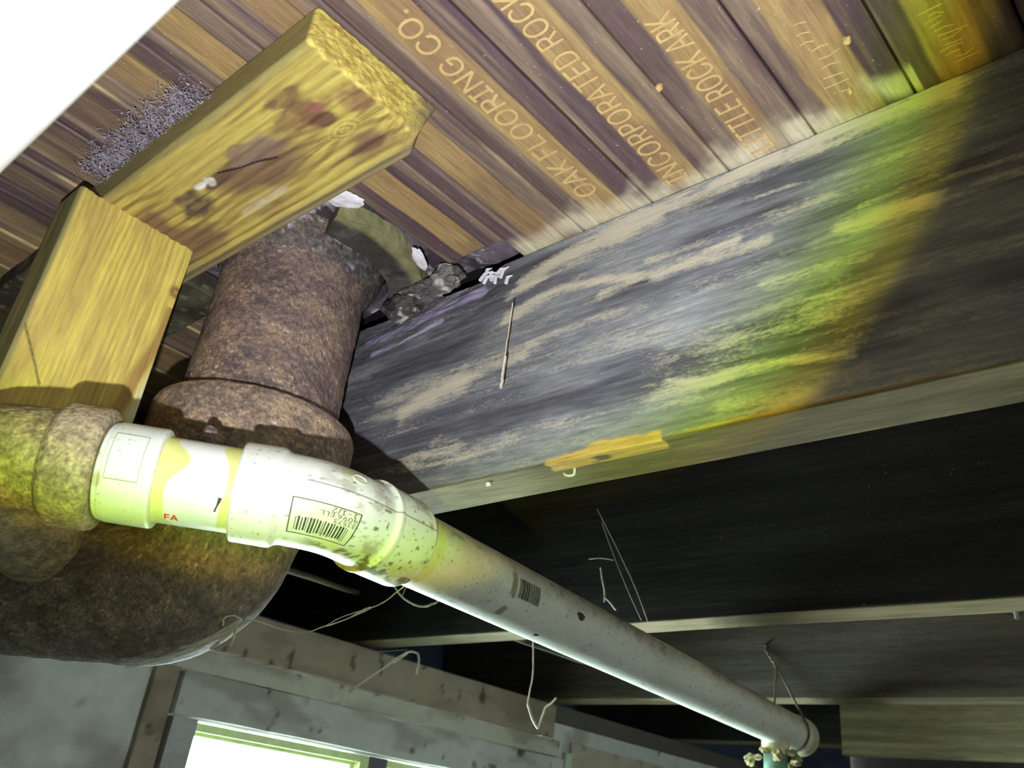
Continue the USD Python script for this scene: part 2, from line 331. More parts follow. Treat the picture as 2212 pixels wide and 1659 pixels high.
# ------------------------------------------------------------------ ceiling: underside of the strip flooring
PITCH, X0 = 0.0607, -0.2874
NICHE = (-0.662, -0.470, 0.225, 0.404)       # where the strips are cut away round the soil pipe
def strip_color(p, k):
    x, y = p[:, 0], p[:, 1]
    rs = np.random.default_rng(100 + k); u = (x - X0) / PITCH - math.floor((X0 + k * PITCH - X0) / PITCH + .5)
    w = .012 * 0 + .10 * (fbm(np.stack([x * 3 + k * 5, y * 7, 0 * x], 1), 3, 11) - .5) + .04 * (fbm(np.stack([x * 30, y * 30, 0 * x + k], 1), 3, 12) - .5)
    lo, hi = .24 + rs.uniform(-.05, .05), .70 + rs.uniform(-.06, .05)
    band = sm(u + w, lo, lo + .05) * (1 - sm(u + w, hi, hi + .035))
    gr = fbm(np.stack([x * 260, y * 9, 0 * x + k], 1), 4, 13); st = fbm(np.stack([x * 70, y * 4.5, 0 * x + k * 3], 1), 4, 14); bl = fbm(np.stack([x * 26, y * 13, 0 * x + k], 1), 4, 15)
    gold = lin(168, 142, 98) * np.ones((len(x), 1)); gold = mixc(gold, lin(150, 120, 82), .6 * sm(gr, .45, .62)); gold = mixc(gold, lin(132, 106, 84), .6 * sm(bl, .5, .66))
    brn = lin(126, 108, 94) * np.ones((len(x), 1)); brn = mixc(brn, lin(94, 76, 76), .85 * sm(st, .44, .60)); brn = mixc(brn, lin(166, 142, 116), .4 * sm(gr, .55, .7) * (1 - sm(st, .45, .55)))
    brn = mixc(brn, lin(80, 62, 76), .7 * sm(fbm(np.stack([x * 90, y * 3, 0 * x + 9 * k], 1), 3, 16), .54, .64))
    far = sm(-x, .47, .56)                  # away by the wall the strips are more evenly honey brown
    wide = fbm(np.stack([x * 16, y * 6, 0 * x + 40], 1), 4, 21)
    band = np.clip(band * (1 - .7 * far) + .75 * far * sm(wide, .42, .60), 0, 1)
    c = mixc(brn, gold, band); eu = np.minimum(u % 1, 1 - u % 1); c = mixc(c, lin(196, 176, 128), .7 * far * (1 - sm(eu, .018, .05)) * sm(wide, .40, .5))
    # pale bloom where the strips meet the first joist, a grey cast of cement near the cut-out
    ed = sm(y + .022 * (fbm(np.stack([x * 40, y * 40, 0 * x], 1), 4, 17) - .5) * 2, .381, .405) * sm(fbm(np.stack([x * 18, y * 9, 0 * x], 1), 3, 18), .36, .5) * (x > -.445)
    c = mixc(c, lin(214, 204, 176), .8 * ed * (x < -.1))
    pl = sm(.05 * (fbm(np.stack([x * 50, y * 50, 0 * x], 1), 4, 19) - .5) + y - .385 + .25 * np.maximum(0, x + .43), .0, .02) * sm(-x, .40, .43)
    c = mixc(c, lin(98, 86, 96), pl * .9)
    return c

ce = Thing('ceiling', kind='structure')
planks = {}
for k in range(-17, 12):
    xa = X0 + k * PITCH; xb = xa + PITCH
    if xa < XW - .258: continue
    near = -0.75 < xb and xa < 0.05
    gap = .0010 + .0008 * random.random() if k not in (-1, 0, 1, 2, 3) else .0016
    px = [0, .0012]; wdt = PITCH - gap
    xs = np.unique(np.concatenate([[0, .0008], np.linspace(.0016, wdt - .0016, 52 if near else 16), [wdt - .0008, wdt]])) + xa + gap / 2
    segs = [(-0.55, 1.9)]
    if xa < NICHE[1] - .01 and xb > NICHE[0]: segs = [(-0.55, NICHE[2] + .004 * (k % 3)), (.452, 1.9)]
    elif k == -3: segs = [(-0.55, .3845), (.452, 1.9)]
    for si, (ya, yb) in enumerate(segs):
        fy0, fy1 = max(ya, .045), min(yb, .415)
        ys = [ya] + (list(np.arange(fy0, fy1, .0011 if near else .004)) if fy1 > fy0 else []) + [yb] if fy1 > fy0 else [ya, yb]
        ys = np.unique(ys)
        dz = .0012 * (random.random() - .5)
        def d(p, xa=xa, k=k, dz=dz):
            u = (p[:, 0] - xa) / PITCH
            groove = .0011 * sm(u, .20, .25) * (1 - sm(u, .70, .75)) * (p[:, 2] < ZC + .004)
            edge = .0016 * (1 - sm(np.minimum(u, 1 - u), .0, .035)) * (p[:, 2] < ZC + .004)
            z = groove + edge + dz + .0005 * (fbm(p * [90, 8, 1], 3, k) - .5)
            return np.stack([0 * z, .0 * z, z], 1)
        mm = gridbox(xs, ys, [ZC, ZC + .019], 0, d)
        pp = obj('plank', mm, 'oak_flooring', ce, tint=strip_color(mm[0], k), smooth=False)
        if si == 0: planks[k] = pp
sub = slab(XW - .3, 2.6, -2.3, 3.3, ZC + .045, ZC + .075); obj('subfloor', sub, 'dark_void', ce)
# the ceiling beyond the visible strips
obj('lining', slab(X0 + 12 * PITCH + .01, 2.6, -2.3, 3.3, ZC, ZC + .019), 'concrete', ce)
obj('lining', slab(XW - .258, X0 + 12 * PITCH, -2.19, -.56, ZC, ZC + .019), 'concrete', ce)
obj('lining', slab(XW - .258, X0 + 12 * PITCH, 1.91, 3.19, ZC, ZC + .019), 'concrete', ce)

# maker's lettering stamped in the backs of the strips: reads towards -y, tops towards -x
def stamp(text, k, y_start, y_end, hgt, xc, bold=False):
    t = text_mesh(text, hgt, .0006, bold); v = np.array(t.vertices); L = v[:, 0].max()
    a = v[:, 0] / L; w = np.stack([xc + hgt / 2 - v[:, 1], y_start + (y_end - y_start) * a, ZC + .0013 - v[:, 2] - .0006], 1)
    obj('lettering', (w, t.faces), 'lettering_pale', planks[k])
stamp('OAK FLOORING CO.', -1, on(1290, 418, 2, ZC)[1], on(872, 22, 2, ZC)[1], .0165, X0 - PITCH * .53)
stamp('INCORPORATED ROCK', 0, on(1488, 385, 2, ZC)[1], on(1105, -30, 2, ZC)[1], .0165, X0 + PITCH * .47)
stamp('LITTLE ROCK ARK', 1, on(1702, 305, 2, ZC)[1], on(1480, 0, 2, ZC)[1], .0165, X0 + PITCH * 1.46)
for k, px, n in ((2, [(1840, 190), (1790, 20)], 9), (3, [(2080, 130), (2050, 5)], 12)):
    ms = []
    p0, p1 = on(*px[0], 2, ZC), on(*px[1], 2, ZC)
    for i in range(n):
        y = p0[1] + (p1[1] - p0[1]) * i / (n - 1); xc = X0 + PITCH * (k + .47); l = random.uniform(.006, .016); off = random.uniform(-.004, .004)
        ms.append(tube_pts([[xc - l / 2 + off, y, ZC + .0009], [xc + off, y + random.uniform(-.001, .001), ZC + .0008], [xc + l / 2 + off, y + random.uniform(-.002, .002), ZC + .0009]], .0004, 5))
    obj('scratch_lettering', cat_mesh(ms), 'lettering_pale', planks[k])

# ------------------------------------------------------------------ joists
def seg_dist(p, a, b):
    a, b = np.asarray(a), np.asarray(b); d = b - a; t = np.clip(((p - a) @ d) / (d @ d), 0, 1); return np.linalg.norm(p - a - t[:, None] * d, axis=1), t

J1Y = .4078
PALE = [  # pale mould and bare streaks on the first joist: pixel polyline, half width (m), strength, colour, breakup
    ([(1095, 690), (1180, 640), (1260, 605), (1420, 600), (1590, 522)], .0050, .85, (226, 212, 176), .45),
    ([(1100, 640), (1200, 570), (1330, 500), (1500, 430), (1700, 340), (2050, 195)], .0070, .70, (214, 204, 176), .45),
    ([(1130, 605), (1300, 515), (1420, 470)], .0080, .8, (196, 176, 150), .3),
    ([(1540, 402), (1600, 372), (1680, 335)], .0045, .95, (240, 232, 204), .3),
    ([(1700, 335), (1800, 285), (1960, 220), (2060, 178)], .0045, .8, (220, 214, 186), .4),
    ([(1300, 632), (1430, 590), (1560, 548), (1660, 512)], .0048, .8, (224, 210, 172), .4),
    ([(1400, 560), (1560, 500), (1700, 455), (1800, 420)], .0030, .45, (196, 186, 160), .35),
    ([(790, 742), (880, 700), (985, 650), (1040, 620)], .0050, .7, (170, 158, 190), .2),
    ([(800, 768), (870, 735), (950, 690)], .0030, .75, (186, 178, 200), .25),
    ([(868, 905), (905, 868), (955, 840), (1000, 815)], .0080, .75, (206, 200, 172), .66),
    ([(1000, 812), (1060, 780), (1130, 760)], .0050, .4, (196, 190, 150), .6),
    ([(880, 985), (930, 962), (985, 955)], .0075, .5, (176, 166, 124), .6),
    ([(870, 1010), (950, 1000), (1030, 985)], .0055, .35, (170, 170, 140), .55),
    ([(1440, 818), (1560, 806), (1700, 785), (1840, 768)], .0035, .75, (206, 206, 184), .55),
    ([(1640, 845), (1760, 832), (1860, 800)], .0055, .4, (190, 192, 172), .6),
    ([(1560, 880), (1660, 862), (1760, 845)], .0070, .5, (196, 198, 172), .66),
    ([(1820, 490), (1900, 462), (2020, 432)], .0070, .8, (206, 204, 170), .66),
    ([(2020, 440), (2120, 400), (2212, 378)], .0025, .45, (190, 188, 160), .5),
    ([(1860, 440), (2000, 385), (2212, 330)], .0035, .5, (176, 172, 150), .45),
    ([(1440, 800), (1620, 730), (1800, 650)], .0200, .42, (168, 172, 172), .55),
    ([(1450, 700), (1600, 640), (1740, 580), (1880, 500)], .0220, .45, (170, 174, 176), .5),
    ([(1140, 745), (1240, 700), (1340, 660)], .0035, .4, (150, 126, 104), .4),
    ([(1500, 470), (1640, 420), (1780, 375)], .0025, .5, (206, 190, 140), .35),
    ([(1650, 620), (1760, 590), (1880, 560)], .0045, .5, (196, 206, 170), .5)]
def joist_color(p, y0, seed, hero=False, face=(58, 56, 62), under=(150, 142, 118)):
    n = len(p); x, y, z = p.T
    st = fbm(np.stack([x * 3.0, y * 30, z * 70], 1), 5, seed); fine = fbm(np.stack([x * 14, y * 120, z * 220], 1), 4, seed + 1); bl = fbm(np.stack([x * 10, y * 20, z * 26], 1), 4, seed + 2)
    c = lin(*face) * np.ones((n, 1)); c = c * (.66 + .64 * fine)[:, None]
    c = mixc(c, lin(*face) * 1.6, .5 * sm(st, .50, .66)); c = mixc(c, lin(*face) * .55, .5 * sm(.97 - st, .50, .64))
    if hero:
        c = mixc(c, lin(128, 118, 120), .35 * sm(st, .56, .66) * sm(z, .30, .38)); c = mixc(c, lin(150, 152, 154), .45 * sm(bl, .48, .70)); lg = fbm(np.stack([x * 2.2, z * 110, 0 * x], 1), 4, seed + 12); c = mixc(c, lin(72, 70, 74), .5 * sm(.98 - lg, .56, .68))
        f = (np.abs(y - y0) < .006); mould = np.zeros(n)
        q = np.stack([x, z], 1)
        br = fbm(np.stack([x * 36, z * 150, 0 * x], 1), 4, seed + 4); br2 = fbm(np.stack([x * 330, z * 520, 0 * x], 1), 3, seed + 5)
        wob = .012 * (fbm(np.stack([x * 16, z * 60, 0 * x], 1), 4, seed + 6) - .5)
        for poly, hw, s, col, brk in PALE:
            pts = np.array([on(a, b, 1, J1Y)[[0, 2]] for a, b in poly]); dm = np.full(n, 9.0)
            for a, b in zip(pts, pts[1:]): dm = np.minimum(dm, seg_dist(q + np.stack([0 * x, wob], 1), a, b)[0])
            m = (1 - sm(dm, 0, hw * 1.7)) * f
            if col[2] > col[1]: c = mixc(c, lin(*col), sm(m + 1.2 * (br - .5), .3, .8) * (dm < hw * 2) * s)      # bare lilac wood
            else: mould = np.maximum(mould, (m * (1.05 - .35 * brk) * s + .5 * (br - .5) * (m > 0)))
        # raw orange wood where the lower arris has splintered off
        pts = np.array([on(a, b, 1, J1Y)[[0, 2]] for a, b in [(1185, 1004), (1260, 978), (1330, 962), (1420, 948)]]); dm = np.full(n, 9.0)
        for i, (a, b) in enumerate(zip(pts, pts[1:])): dm = np.minimum(dm, seg_dist(q, a, b)[0])
        raw = (1 - sm(dm + .009 * (fbm(np.stack([x * 60, z * 160, y * 160], 1), 5, seed + 20) - .5), .0036, .0052)) * (z < ZB + .016) * (y < y0 + .012)
        c = mixc(c, lin(212, 172, 98), raw * .95)
        hz = sm(x, -.50, -.34) * (1 - sm(x, -.12, .0)) * sm(bl + .3 * (lg - .5), .36, .60); c = mixc(c, lin(154, 160, 164), .5 * hz * (1 - raw) * (z > ZB + .002))
        mould = np.clip(.42 * mould + .09 * sm(bl, .5, .7) * f + .10 * sm(lg, .54, .66) * f, 0, .5) * (1 - raw) * (z > ZB + .002)
        raw2 = sm(x, -.27, -.24) * (1 - sm(x, -.16, -.08)) * (1 - sm(np.abs(z - ZB) + .004 * br, .003, .007)) * (y < y0 + .010)
        c = mixc(c, lin(206, 172, 86), raw2 * .8)
    low = sm(-z, -(ZB + .0018), -(ZB + .0004))
    uc = lin(*under) * np.ones((n, 1)) * (.6 + .8 * fine)[:, None]; uc = mixc(uc, lin(*under) * .5, .6 * sm(st, .5, .62))
    c = mixc(c, uc, low * (1 - (raw if hero else 0) * .9))
    return (c, mould) if hero else c

def joist(y0, t, label, seed, hero=False, x1=1.6, face=(58, 56, 62), under=(150, 142, 118), zb=ZB, wave=.0015):
    if hero: xs = np.unique(np.concatenate([lines(XW - .25, -.9, .006), lines(-.9, -.02, .00115), lines(-.02, x1, .02)])); zs = lines(zb, ZC - .0015, .00115, .0012); ys = lines(y0, y0 + t, .0013, .0012)
    else: xs = np.unique(np.concatenate([lines(XW - .25, .1, .004), lines(.1, x1, .03)])); zs = lines(zb, ZC - .0015, .003, .0015); ys = lines(y0, y0 + t, .0035, .0015)
    def d(p):
        w = wave * (fbm(np.stack([p[:, 0] * 5, p[:, 1] * 12, p[:, 2] * 12], 1), 3, seed + 9) - .5) * 2
        r = .0007 * (fbm(np.stack([p[:, 0] * 20, p[:, 1] * 200, p[:, 2] * 200], 1), 3, seed + 8) - .5)
        dy = r * 1.0; dz = (w + r) * sm(-p[:, 2], -(zb + .06), -zb)
        if hero:   # hacked top corner beside the soil pipe
            cut = sm(-p[:, 0], .425, .455) * (1 - sm(-p[:, 0], .62, .66)) * sm(p[:, 2], .33, ZC) * sm(-p[:, 1], -(J1Y + .012), -J1Y)
            dy = dy + cut * (.002 + .008 * (fbm(p * [30, 30, 80], 4, 77) - .35))
            dz = dz - cut * .006 * sm(p[:, 2], .39, ZC)
        return np.stack([0 * dy, dy, dz], 1)
    mm = gridbox(xs, ys, zs, .0012, d)
    c = joist_color(mm[0], y0, seed, hero, face, under)
    if hero:
        o = obj('joist', mm, 'mould_timber', tint=c[0], label=label, cat='beam')
        UsdGeom.PrimvarsAPI(stage.GetPrimAtPath(o.path)).CreatePrimvar('mould', Sdf.ValueTypeNames.Color3fArray, 'vertex').Set(Vt.Vec3fArray.FromNumpy(np.repeat(c[1][:, None], 3, 1).astype(np.float32)))
    else: obj('joist', mm, 'joist_timber', tint=c, label=label, cat='beam')
joist(J1Y, .0415, 'dark weathered floor joist streaked with pale mould, beside the rusty soil pipe', 201, True, face=(98, 98, 106), under=(124, 114, 84))
joist(.795, .0415, 'nearly black floor joist, second back from the soil pipe, passing behind the long white drain', 211, False, face=(40, 38, 34), under=(124, 114, 86), wave=.002)
joist(1.221, .047, 'floor joist carrying the wire loop that holds up the far end of the white drain', 221, False, face=(74, 69, 58), under=(118, 110, 84), wave=.002)
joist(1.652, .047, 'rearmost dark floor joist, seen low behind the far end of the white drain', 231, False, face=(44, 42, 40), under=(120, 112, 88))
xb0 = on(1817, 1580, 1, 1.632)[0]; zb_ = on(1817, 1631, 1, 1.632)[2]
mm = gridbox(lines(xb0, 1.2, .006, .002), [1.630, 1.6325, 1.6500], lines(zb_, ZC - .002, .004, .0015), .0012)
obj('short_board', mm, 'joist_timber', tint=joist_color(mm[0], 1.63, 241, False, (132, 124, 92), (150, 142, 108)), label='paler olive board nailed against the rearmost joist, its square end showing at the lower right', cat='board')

# ------------------------------------------------------------------ pine blocks
b1x0, b1x1, b1y0, b1y1, b1z0, b1z1 = -.66, -.3505, .1580, .2565, .3838, .4144
def block1_color(p):
    x, y, z = p.T; n = len(p)
    kn = np.array([on(745, 280, 2, b1z0)[0], on(745, 280, 2, b1z0)[1]]); dx, dy = x - kn[0], y - kn[1]
    rk = np.sqrt((dx * .42) ** 2 + dy ** 2)
    v = y + .013 * (fbm(np.stack([x * 9, y * 20, z * 20], 1), 3, 31) - .5) + .010 * np.exp(-(rk / .016) ** 2) * np.tanh(dy / .002)
    ph = v * 2 * np.pi / .0075 + 9 * fbm(np.stack([x * 6, y * 38, z * 38], 1), 4, 32)
    wk = np.exp(-(rk / .0062) ** 4); late = sm(np.sin(ph), -.1, .9) * (1 - wk) + wk * sm(np.sin(rk * 2 * np.pi / .0024 + 1), 0, .8)
    late = late * (.35 + .65 * sm(fbm(np.stack([x * 8, y * 60, z * 60], 1), 3, 34), .38, .6)) + .35 * sm(fbm(np.stack([x * 14, y * 420, z * 420], 1), 3, 35), .5, .65)
    c = mixc(lin(198, 180, 96) * np.ones((n, 1)), lin(134, 102, 62), .72 * np.clip(late, 0, 1))
    big = fbm(np.stack([x * 13 + 3, y * 34, z * 20], 1), 4, 33); c = mixc(c, lin(116, 88, 72), .85 * sm(big, .46, .60) * sm(y, .172, .19) * (1 - sm(y, .235, .25)))
    q = np.stack([x, y], 1)
    def spot(px, py, rx, ry, col, s, brk=.3, seed=40):
        P = on(px, py, 2, b1z0); r = np.sqrt(((x - P[0]) / rx) ** 2 + ((y - P[1]) / ry) ** 2) + 1.0 * (fbm(np.stack([x * 60, y * 110, 0 * x], 1), 3, seed) - .5)
        return mixc(c, lin(*col), s * (1 - sm(r, .6, 1.1)) * (1 - brk + brk * sm(fbm(np.stack([x * 90, y * 200, 0 * x], 1), 3, seed + 1), .4, .55)))
    c = spot(545, 332, .034, .011, (134, 110, 100), .9, .25, 41); c = spot(650, 250, .028, .010, (112, 78, 66), .8, .3, 43); c = spot(770, 215, .016, .012, (130, 92, 72), .8, .3, 45)
    c = spot(700, 255, .012, .006, (104, 70, 58), .9, .1, 46); c = spot(610, 215, .020, .006, (112, 78, 66), .8, .3, 48)
    c = spot(682, 232, .008, .005, (160, 96, 92), .6, .35, 47); c = spot(430, 445, .020, .014, (84, 68, 66), .9, .2, 49); c = spot(470, 385, .020, .005, (92, 72, 64), .85, .1, 51)
    c = spot(432, 402, .009, .003, (244, 240, 236), .95, .3, 53); c = spot(455, 392, .005, .005, (236, 230, 222), .9, .4, 55); c = spot(560, 440, .034, .005, (196, 180, 150), .7, .5, 57); c = spot(790, 320, .03, .004, (104, 76, 60), .8, .2, 59)
    # a long drying check, dirt on the arrises, clean fuzzy end grain
    P0, P1 = on(470, 375, 2, b1z0)[:2], on(600, 338, 2, b1z0)[:2]; c = mixc(c, lin(36, 26, 22), .95 * (1 - sm(seg_dist(q, P0, P1)[0], .0004, .0012)) * (z < b1z0 + .002))
    c = mixc(c, lin(120, 108, 92), .75 * sm(y + .004 * (big - .5), b1y1 - .011, b1y1 - .005)); c = mixc(c, lin(150, 140, 92), .8 * sm(-y, -(b1y0 + .007), -(b1y0 + .001)))
    end = sm(x, b1x1 - .0035, b1x1 - .001); ec = mixc(lin(206, 188, 100) * np.ones((n, 1)), lin(150, 118, 62), .7 * sm(fbm(np.stack([x * 30, y * 160, z * 420], 1), 3, 61), .46, .6))
    ec = mixc(ec, lin(112, 102, 86), .85 * sm(y + .01 * (fbm(p * 90, 3, 62) - .5), .232, .25)); return mixc(c, ec, end)
def d1(p):
    x, y, z = p.T; r = fbm(np.stack([x * 12, y * 90, z * 90], 1), 3, 63) - .5; e = sm(x, b1x1 - .02, b1x1)
    skew = sm(x, b1x1 - .05, b1x1) * (.010 * (1 - (z - b1z0) / (b1z1 - b1z0))) * sm(y, .2, b1y1)
    return np.stack([e * .0012 * (fbm(p * [20, 300, 300], 3, 64) - .5) - .3 * skew, 0 * x - .010 * sm(y, .21, b1y1) * e * (1 - (z - b1z0) / .032), r * .0009 - .0006 * np.sin(y * 2 * np.pi / .0085) * (z < b1z0 + .01)], 1)
b1 = Thing('timber_block', 'long yellow pine block with a knot, fixed flat to the flooring over the soil pipe', 'wood block', (b1x1, .21, b1z1))
mm = gridbox(np.unique(np.concatenate([lines(b1x0, b1x1, .0010, .003)])), lines(b1y0, b1y1, .0010, .004), lines(b1z0, b1z1, .001, .004), .0032, d1)
obj('body', mm, 'pine', b1, tint=block1_color(mm[0]))

b2x0, b2x1, b2y0, b2y1, b2z0, b2z1 = -.639, -.600, .1415, .2345, .186, .3855
def block2_color(p):
    x, y, z = p.T; n = len(p)
    v = y + .018 * (fbm(np.stack([x * 14, y * 14, z * 5], 1), 3, 71) - .5) + .05 * (z - .3) ** 2
    ph = v * 2 * np.pi / .0042 + 5 * fbm(np.stack([x * 30, y * 40, z * 7], 1), 4, 72)
    c = mixc(lin(206, 188, 96) * np.ones((n, 1)), lin(172, 140, 62), .62 * sm(np.sin(ph), .0, .9) * (1 - .6 * sm(fbm(np.stack([x, y * 40, z * 7], 1), 3, 78), .45, .6)))
    big = fbm(np.stack([x * 20, y * 55, z * 12], 1), 4, 73); c = mixc(c, lin(160, 132, 80), .45 * sm(big, .50, .64)); c = mixc(c, lin(172, 146, 84), .5 * sm(fbm(np.stack([x * 60, y * 420, z * 14], 1), 3, 79), .5, .64))
    e = y + .12 * (.30 - z) + .012 * (fbm(p * [1, 1, 20], 3, 74) - .5)
    c = mixc(c, lin(140, 104, 62), .75 * sm(e, .222, .228) * (1 - sm(e, .232, .236)) * (z < .33)); c = mixc(c, lin(206, 206, 164), .8 * sm(e, .234, .240) * (z < .30))
    kx = on(380, 632, 0, b2x1); rk = np.hypot(y - kx[1], z - kx[2]); c = mixc(c, lin(110, 84, 54), .85 * (1 - sm(np.abs(rk - .003), .001, .002))); c = mixc(c, lin(150, 112, 66), .6 * (1 - sm(rk, .004, .008)))
    c = mixc(c, lin(120, 116, 84), .8 * sm(-y, -(b2y0 + .005), -(b2y0 + .001)) )
    c = mixc(c, lin(56, 44, 30), .8 * (1 - sm(seg_dist(np.stack([y, z], 1), on(55, 700, 0, b2x1)[1:], on(85, 830, 0, b2x1)[1:])[0], .0004, .001)) * (x > b2x1 - .003)); return c
def d2(p):
    x, y, z = p.T; r = .0022 * (fbm(np.stack([x * 60, y * 200, z * 7], 1), 3, 75) - .5)
    fuzz = sm(z, b2z1 - .004, b2z1) * .003 * (fbm(p * [220, 220, 60], 3, 76) - .5)
    return np.stack([r, r + .06 * (z - .38) * 0, fuzz], 1)
b2 = Thing('timber_block', 'short upright yellow pine block standing at the left behind the iron drain elbow', 'wood block', (-.62, .19, b2z0))
mm = gridbox(lines(b2x0, b2x1, .0015, .002), lines(b2y0, b2y1, .0009, .002), lines(b2z0, b2z1, .0012, .002), .0022, d2)
obj('body', mm, 'pine_upright', b2, tint=block2_color(mm[0]))

mm = gridbox(lines(-1.02, -.664, .004, .002), lines(.170, .305, .003, .002), lines(.394, .4138, .003, .002), .002, lambda p: .003 * np.stack([0 * p[:, 0], fbm(p * 40, 3, 81) - .5, fbm(p * 70, 4, 82) - .5], 1))
t = mixc(lin(92, 86, 70) * np.ones((len(mm[0]), 1)), lin(60, 56, 46), .9 * sm(fbm(mm[0] * 34, 4, 83), .44, .6)); t = mixc(t, lin(140, 132, 112), .6 * sm(fbm(mm[0] * 120, 4, 84), .6, .7))
obj('dusty_board', mm, 'plaster', tint=t, label='dark dust-caked board against the flooring at the left edge, behind the upright pine block', cat='board')

# ------------------------------------------------------------------ cast-iron soil pipe
KS = 1.025                          # how far back the pipe stands
C = np.array([-.572, .312]) * KS
def rust(v, seed, c1=(116, 98, 94), c2=(88, 74, 76), c3=(150, 126, 106)):
    a = fbm(v * 22, 4, seed); b = fbm(v * 330, 3, seed + 1); s = fbm(v * 460, 3, seed + 2); e = fbm(v * 60, 4, seed + 3)
    c = mixc(lin(*c1) * np.ones((len(v), 1)), lin(*c2), .7 * sm(a, .42, .60)); c = mixc(c, lin(*c3), .55 * sm(e, .46, .66)); c = mixc(c, lin(*c3) * 1.2, .5 * sm(b, .54, .66)); c = mixc(c, np.array(lin(*c2)) * .6, .5 * sm(.98 - b, .54, .66))
    return mixc(c, lin(196, 180, 160), .75 * sm(s, .66, .74) * sm(e, .44, .58))
def pit(seed, a=.0011, b=.0006): return lambda p: a * (fbm(p * 38, 4, seed) - .5) * 2 + b * (fbm(p * 190, 3, seed + 1) - .5) * 2
sp = Thing('soil_pipe', 'big rusty cast iron soil pipe dropping from the flooring and bending left under the drain', 'pipe', (*C, .128))
ks = lambda p: [(a * KS, b * KS) for a, b in p]
v, f, S_, TH = lathe((*C, 0), (0, 0, 1), ks(dense([(.236, .0585), (.262, .0600), (.300, .0592), (.370, .0585), (.392, .0600)], .0016)), 240, pit(301))
obj('barrel', (v, f), 'cast_iron', sp, smooth=50, tint=rust(v, 301))
v, f, S_, TH = lathe((*C, 0), (0, 0, 1), ks(dense([(.385, .0600), (.392, .0640), (.402, .0690), (.412, .0712), (.425, .0712), (.426, .060), (.425, .050)], .0016)), 220, pit(311, .0020, .0008))
k0 = v[:, 1] < b1y1 + .002; v = v.copy(); v[:, 1] = np.where(k0 & (v[:, 2] > .378), np.maximum(v[:, 1], b1y1 + .002), v[:, 1])
t = rust(v, 311, (92, 82, 80), (62, 56, 58), (120, 110, 96)); t = mixc(t, lin(176, 166, 186), .8 * sm(fbm(v * 55, 4, 315), .60, .68) * (v[:, 0] > C[0] + .05)); obj('collar', (v, f), 'cast_iron', sp, smooth=50, tint=t)
v, f, S_, TH = lathe((*C, 0), (0, 0, 1), ks(dense([(.160, .050), (.172, .0530), (.184, .0610), (.196, .0715), (.205, .0752), (.252, .0762), (.2575, .0745), (.2590, .0700), (.2575, .0625), (.250, .0600)], .0016)), 260, pit(321))
obj('hub', (v, f), 'cast_iron', sp, smooth=50, tint=rust(v, 321, (132, 114, 102), (104, 88, 80), (168, 144, 112)))
ph = math.radians(-150.1); E_ = np.array([math.cos(ph), math.sin(ph), 0]); rb, zc, Rb = .0518 * KS, .1277 * KS, .0512 * KS
th = np.linspace(0, np.pi / 2, 46); arc = np.array([*C, zc + Rb]) + np.outer(Rb * (1 - np.cos(th)), E_) - np.outer(Rb * np.sin(th), [0, 0, 1]); arc = np.vstack([[*C, zc + Rb + .006], arc])
path = np.vstack([arc, arc[-1] + np.outer(np.arange(1, 160) * .0028, E_)])
v, f, S_, TH = sweep(path, rb, 230, True, pit(331)); obj('bend', (v, f), 'cast_iron', sp, smooth=50, tint=rust(v, 331, (112, 102, 88), (84, 76, 68), (146, 130, 104)))
bolt0 = on(452, 943, 0, -.494); ob = np.array([bolt0[0] - .05, bolt0[1] + .03, bolt0[2] + .006])
v1 = lump(bolt0, (.0058, .0062, .0062), .5, 3, 5); v2 = tube_pts([bolt0, (bolt0 + ob) / 2, ob], .0022, 10); mm = cat_mesh([v1, v2]); obj('lug', mm, 'cast_iron', sp, smooth=50, tint=rust(mm[0], 341))

# ------------------------------------------------------------------ drain: iron elbow, then white plastic pipe
A1 = np.array([-.46466, .20916, .15692]); D1 = np.array([.58855, .80800, .02721]); D1 /= np.linalg.norm(D1)
D2 = np.array([-.165406, .986027, .019788]); D2 /= np.linalg.norm(D2)
X_ = np.array([-.41267, .28054, .15915])            # where the two centre lines meet
L1 = lambda t: A1 + D1 * t
L2 = lambda y: X_ + D2 * (y - X_[1]) / D2[1]
RP = .02415

ie = Thing('drain_elbow', 'rusty iron drain elbow with a thick banded mouth at the left edge', 'pipe elbow', L1(-.06))
Wd = np.array([-.808, .5885, -.05]); Wd /= np.linalg.norm(Wd); Re = .036; th = np.linspace(0, np.pi / 2, 40)
c0 = L1(-.066); pa = c0 - np.outer(Re * np.sin(th), D1) + np.outer(Re * (1 - np.cos(th)), Wd)
pa = np.vstack([L1(np.linspace(-.048, -.066, 8)[:-1, None] * np.ones((1, 3)) if False else -.048) if False else np.array([L1(q) for q in np.linspace(-.046, -.0655, 8)]), pa, pa[-1] + np.outer(np.arange(1, 66) * .003, Wd)])
legd = np.linalg.norm(np.cross(pa - np.array([*C, zc]), E_), axis=1); pa = pa[: max(20, int(np.argmax(legd < rb + .004)))] if (legd < rb + .004).any() else pa
v, f, S_, TH = sweep(pa, .0296, 150, True, pit(351, .0009, .0005)); obj('body', (v, f), 'cast_iron', ie, smooth=50, tint=rust(v, 351, (158, 144, 104), (122, 106, 76), (188, 170, 112)))
v, f, S_, TH = lathe(A1, D1, dense([(-.060, .0296), (-.0575, .0322), (-.055, .0338), (-.036, .0340), (-.0335, .0330), (-.0320, .0300), (-.0325, .0250)], .0012), 150, pit(361, .0009, .0005)); obj('collar', (v, f), 'cast_iron', ie, smooth=50, tint=rust(v, 361, (156, 142, 116), (128, 112, 92), (182, 164, 120)))

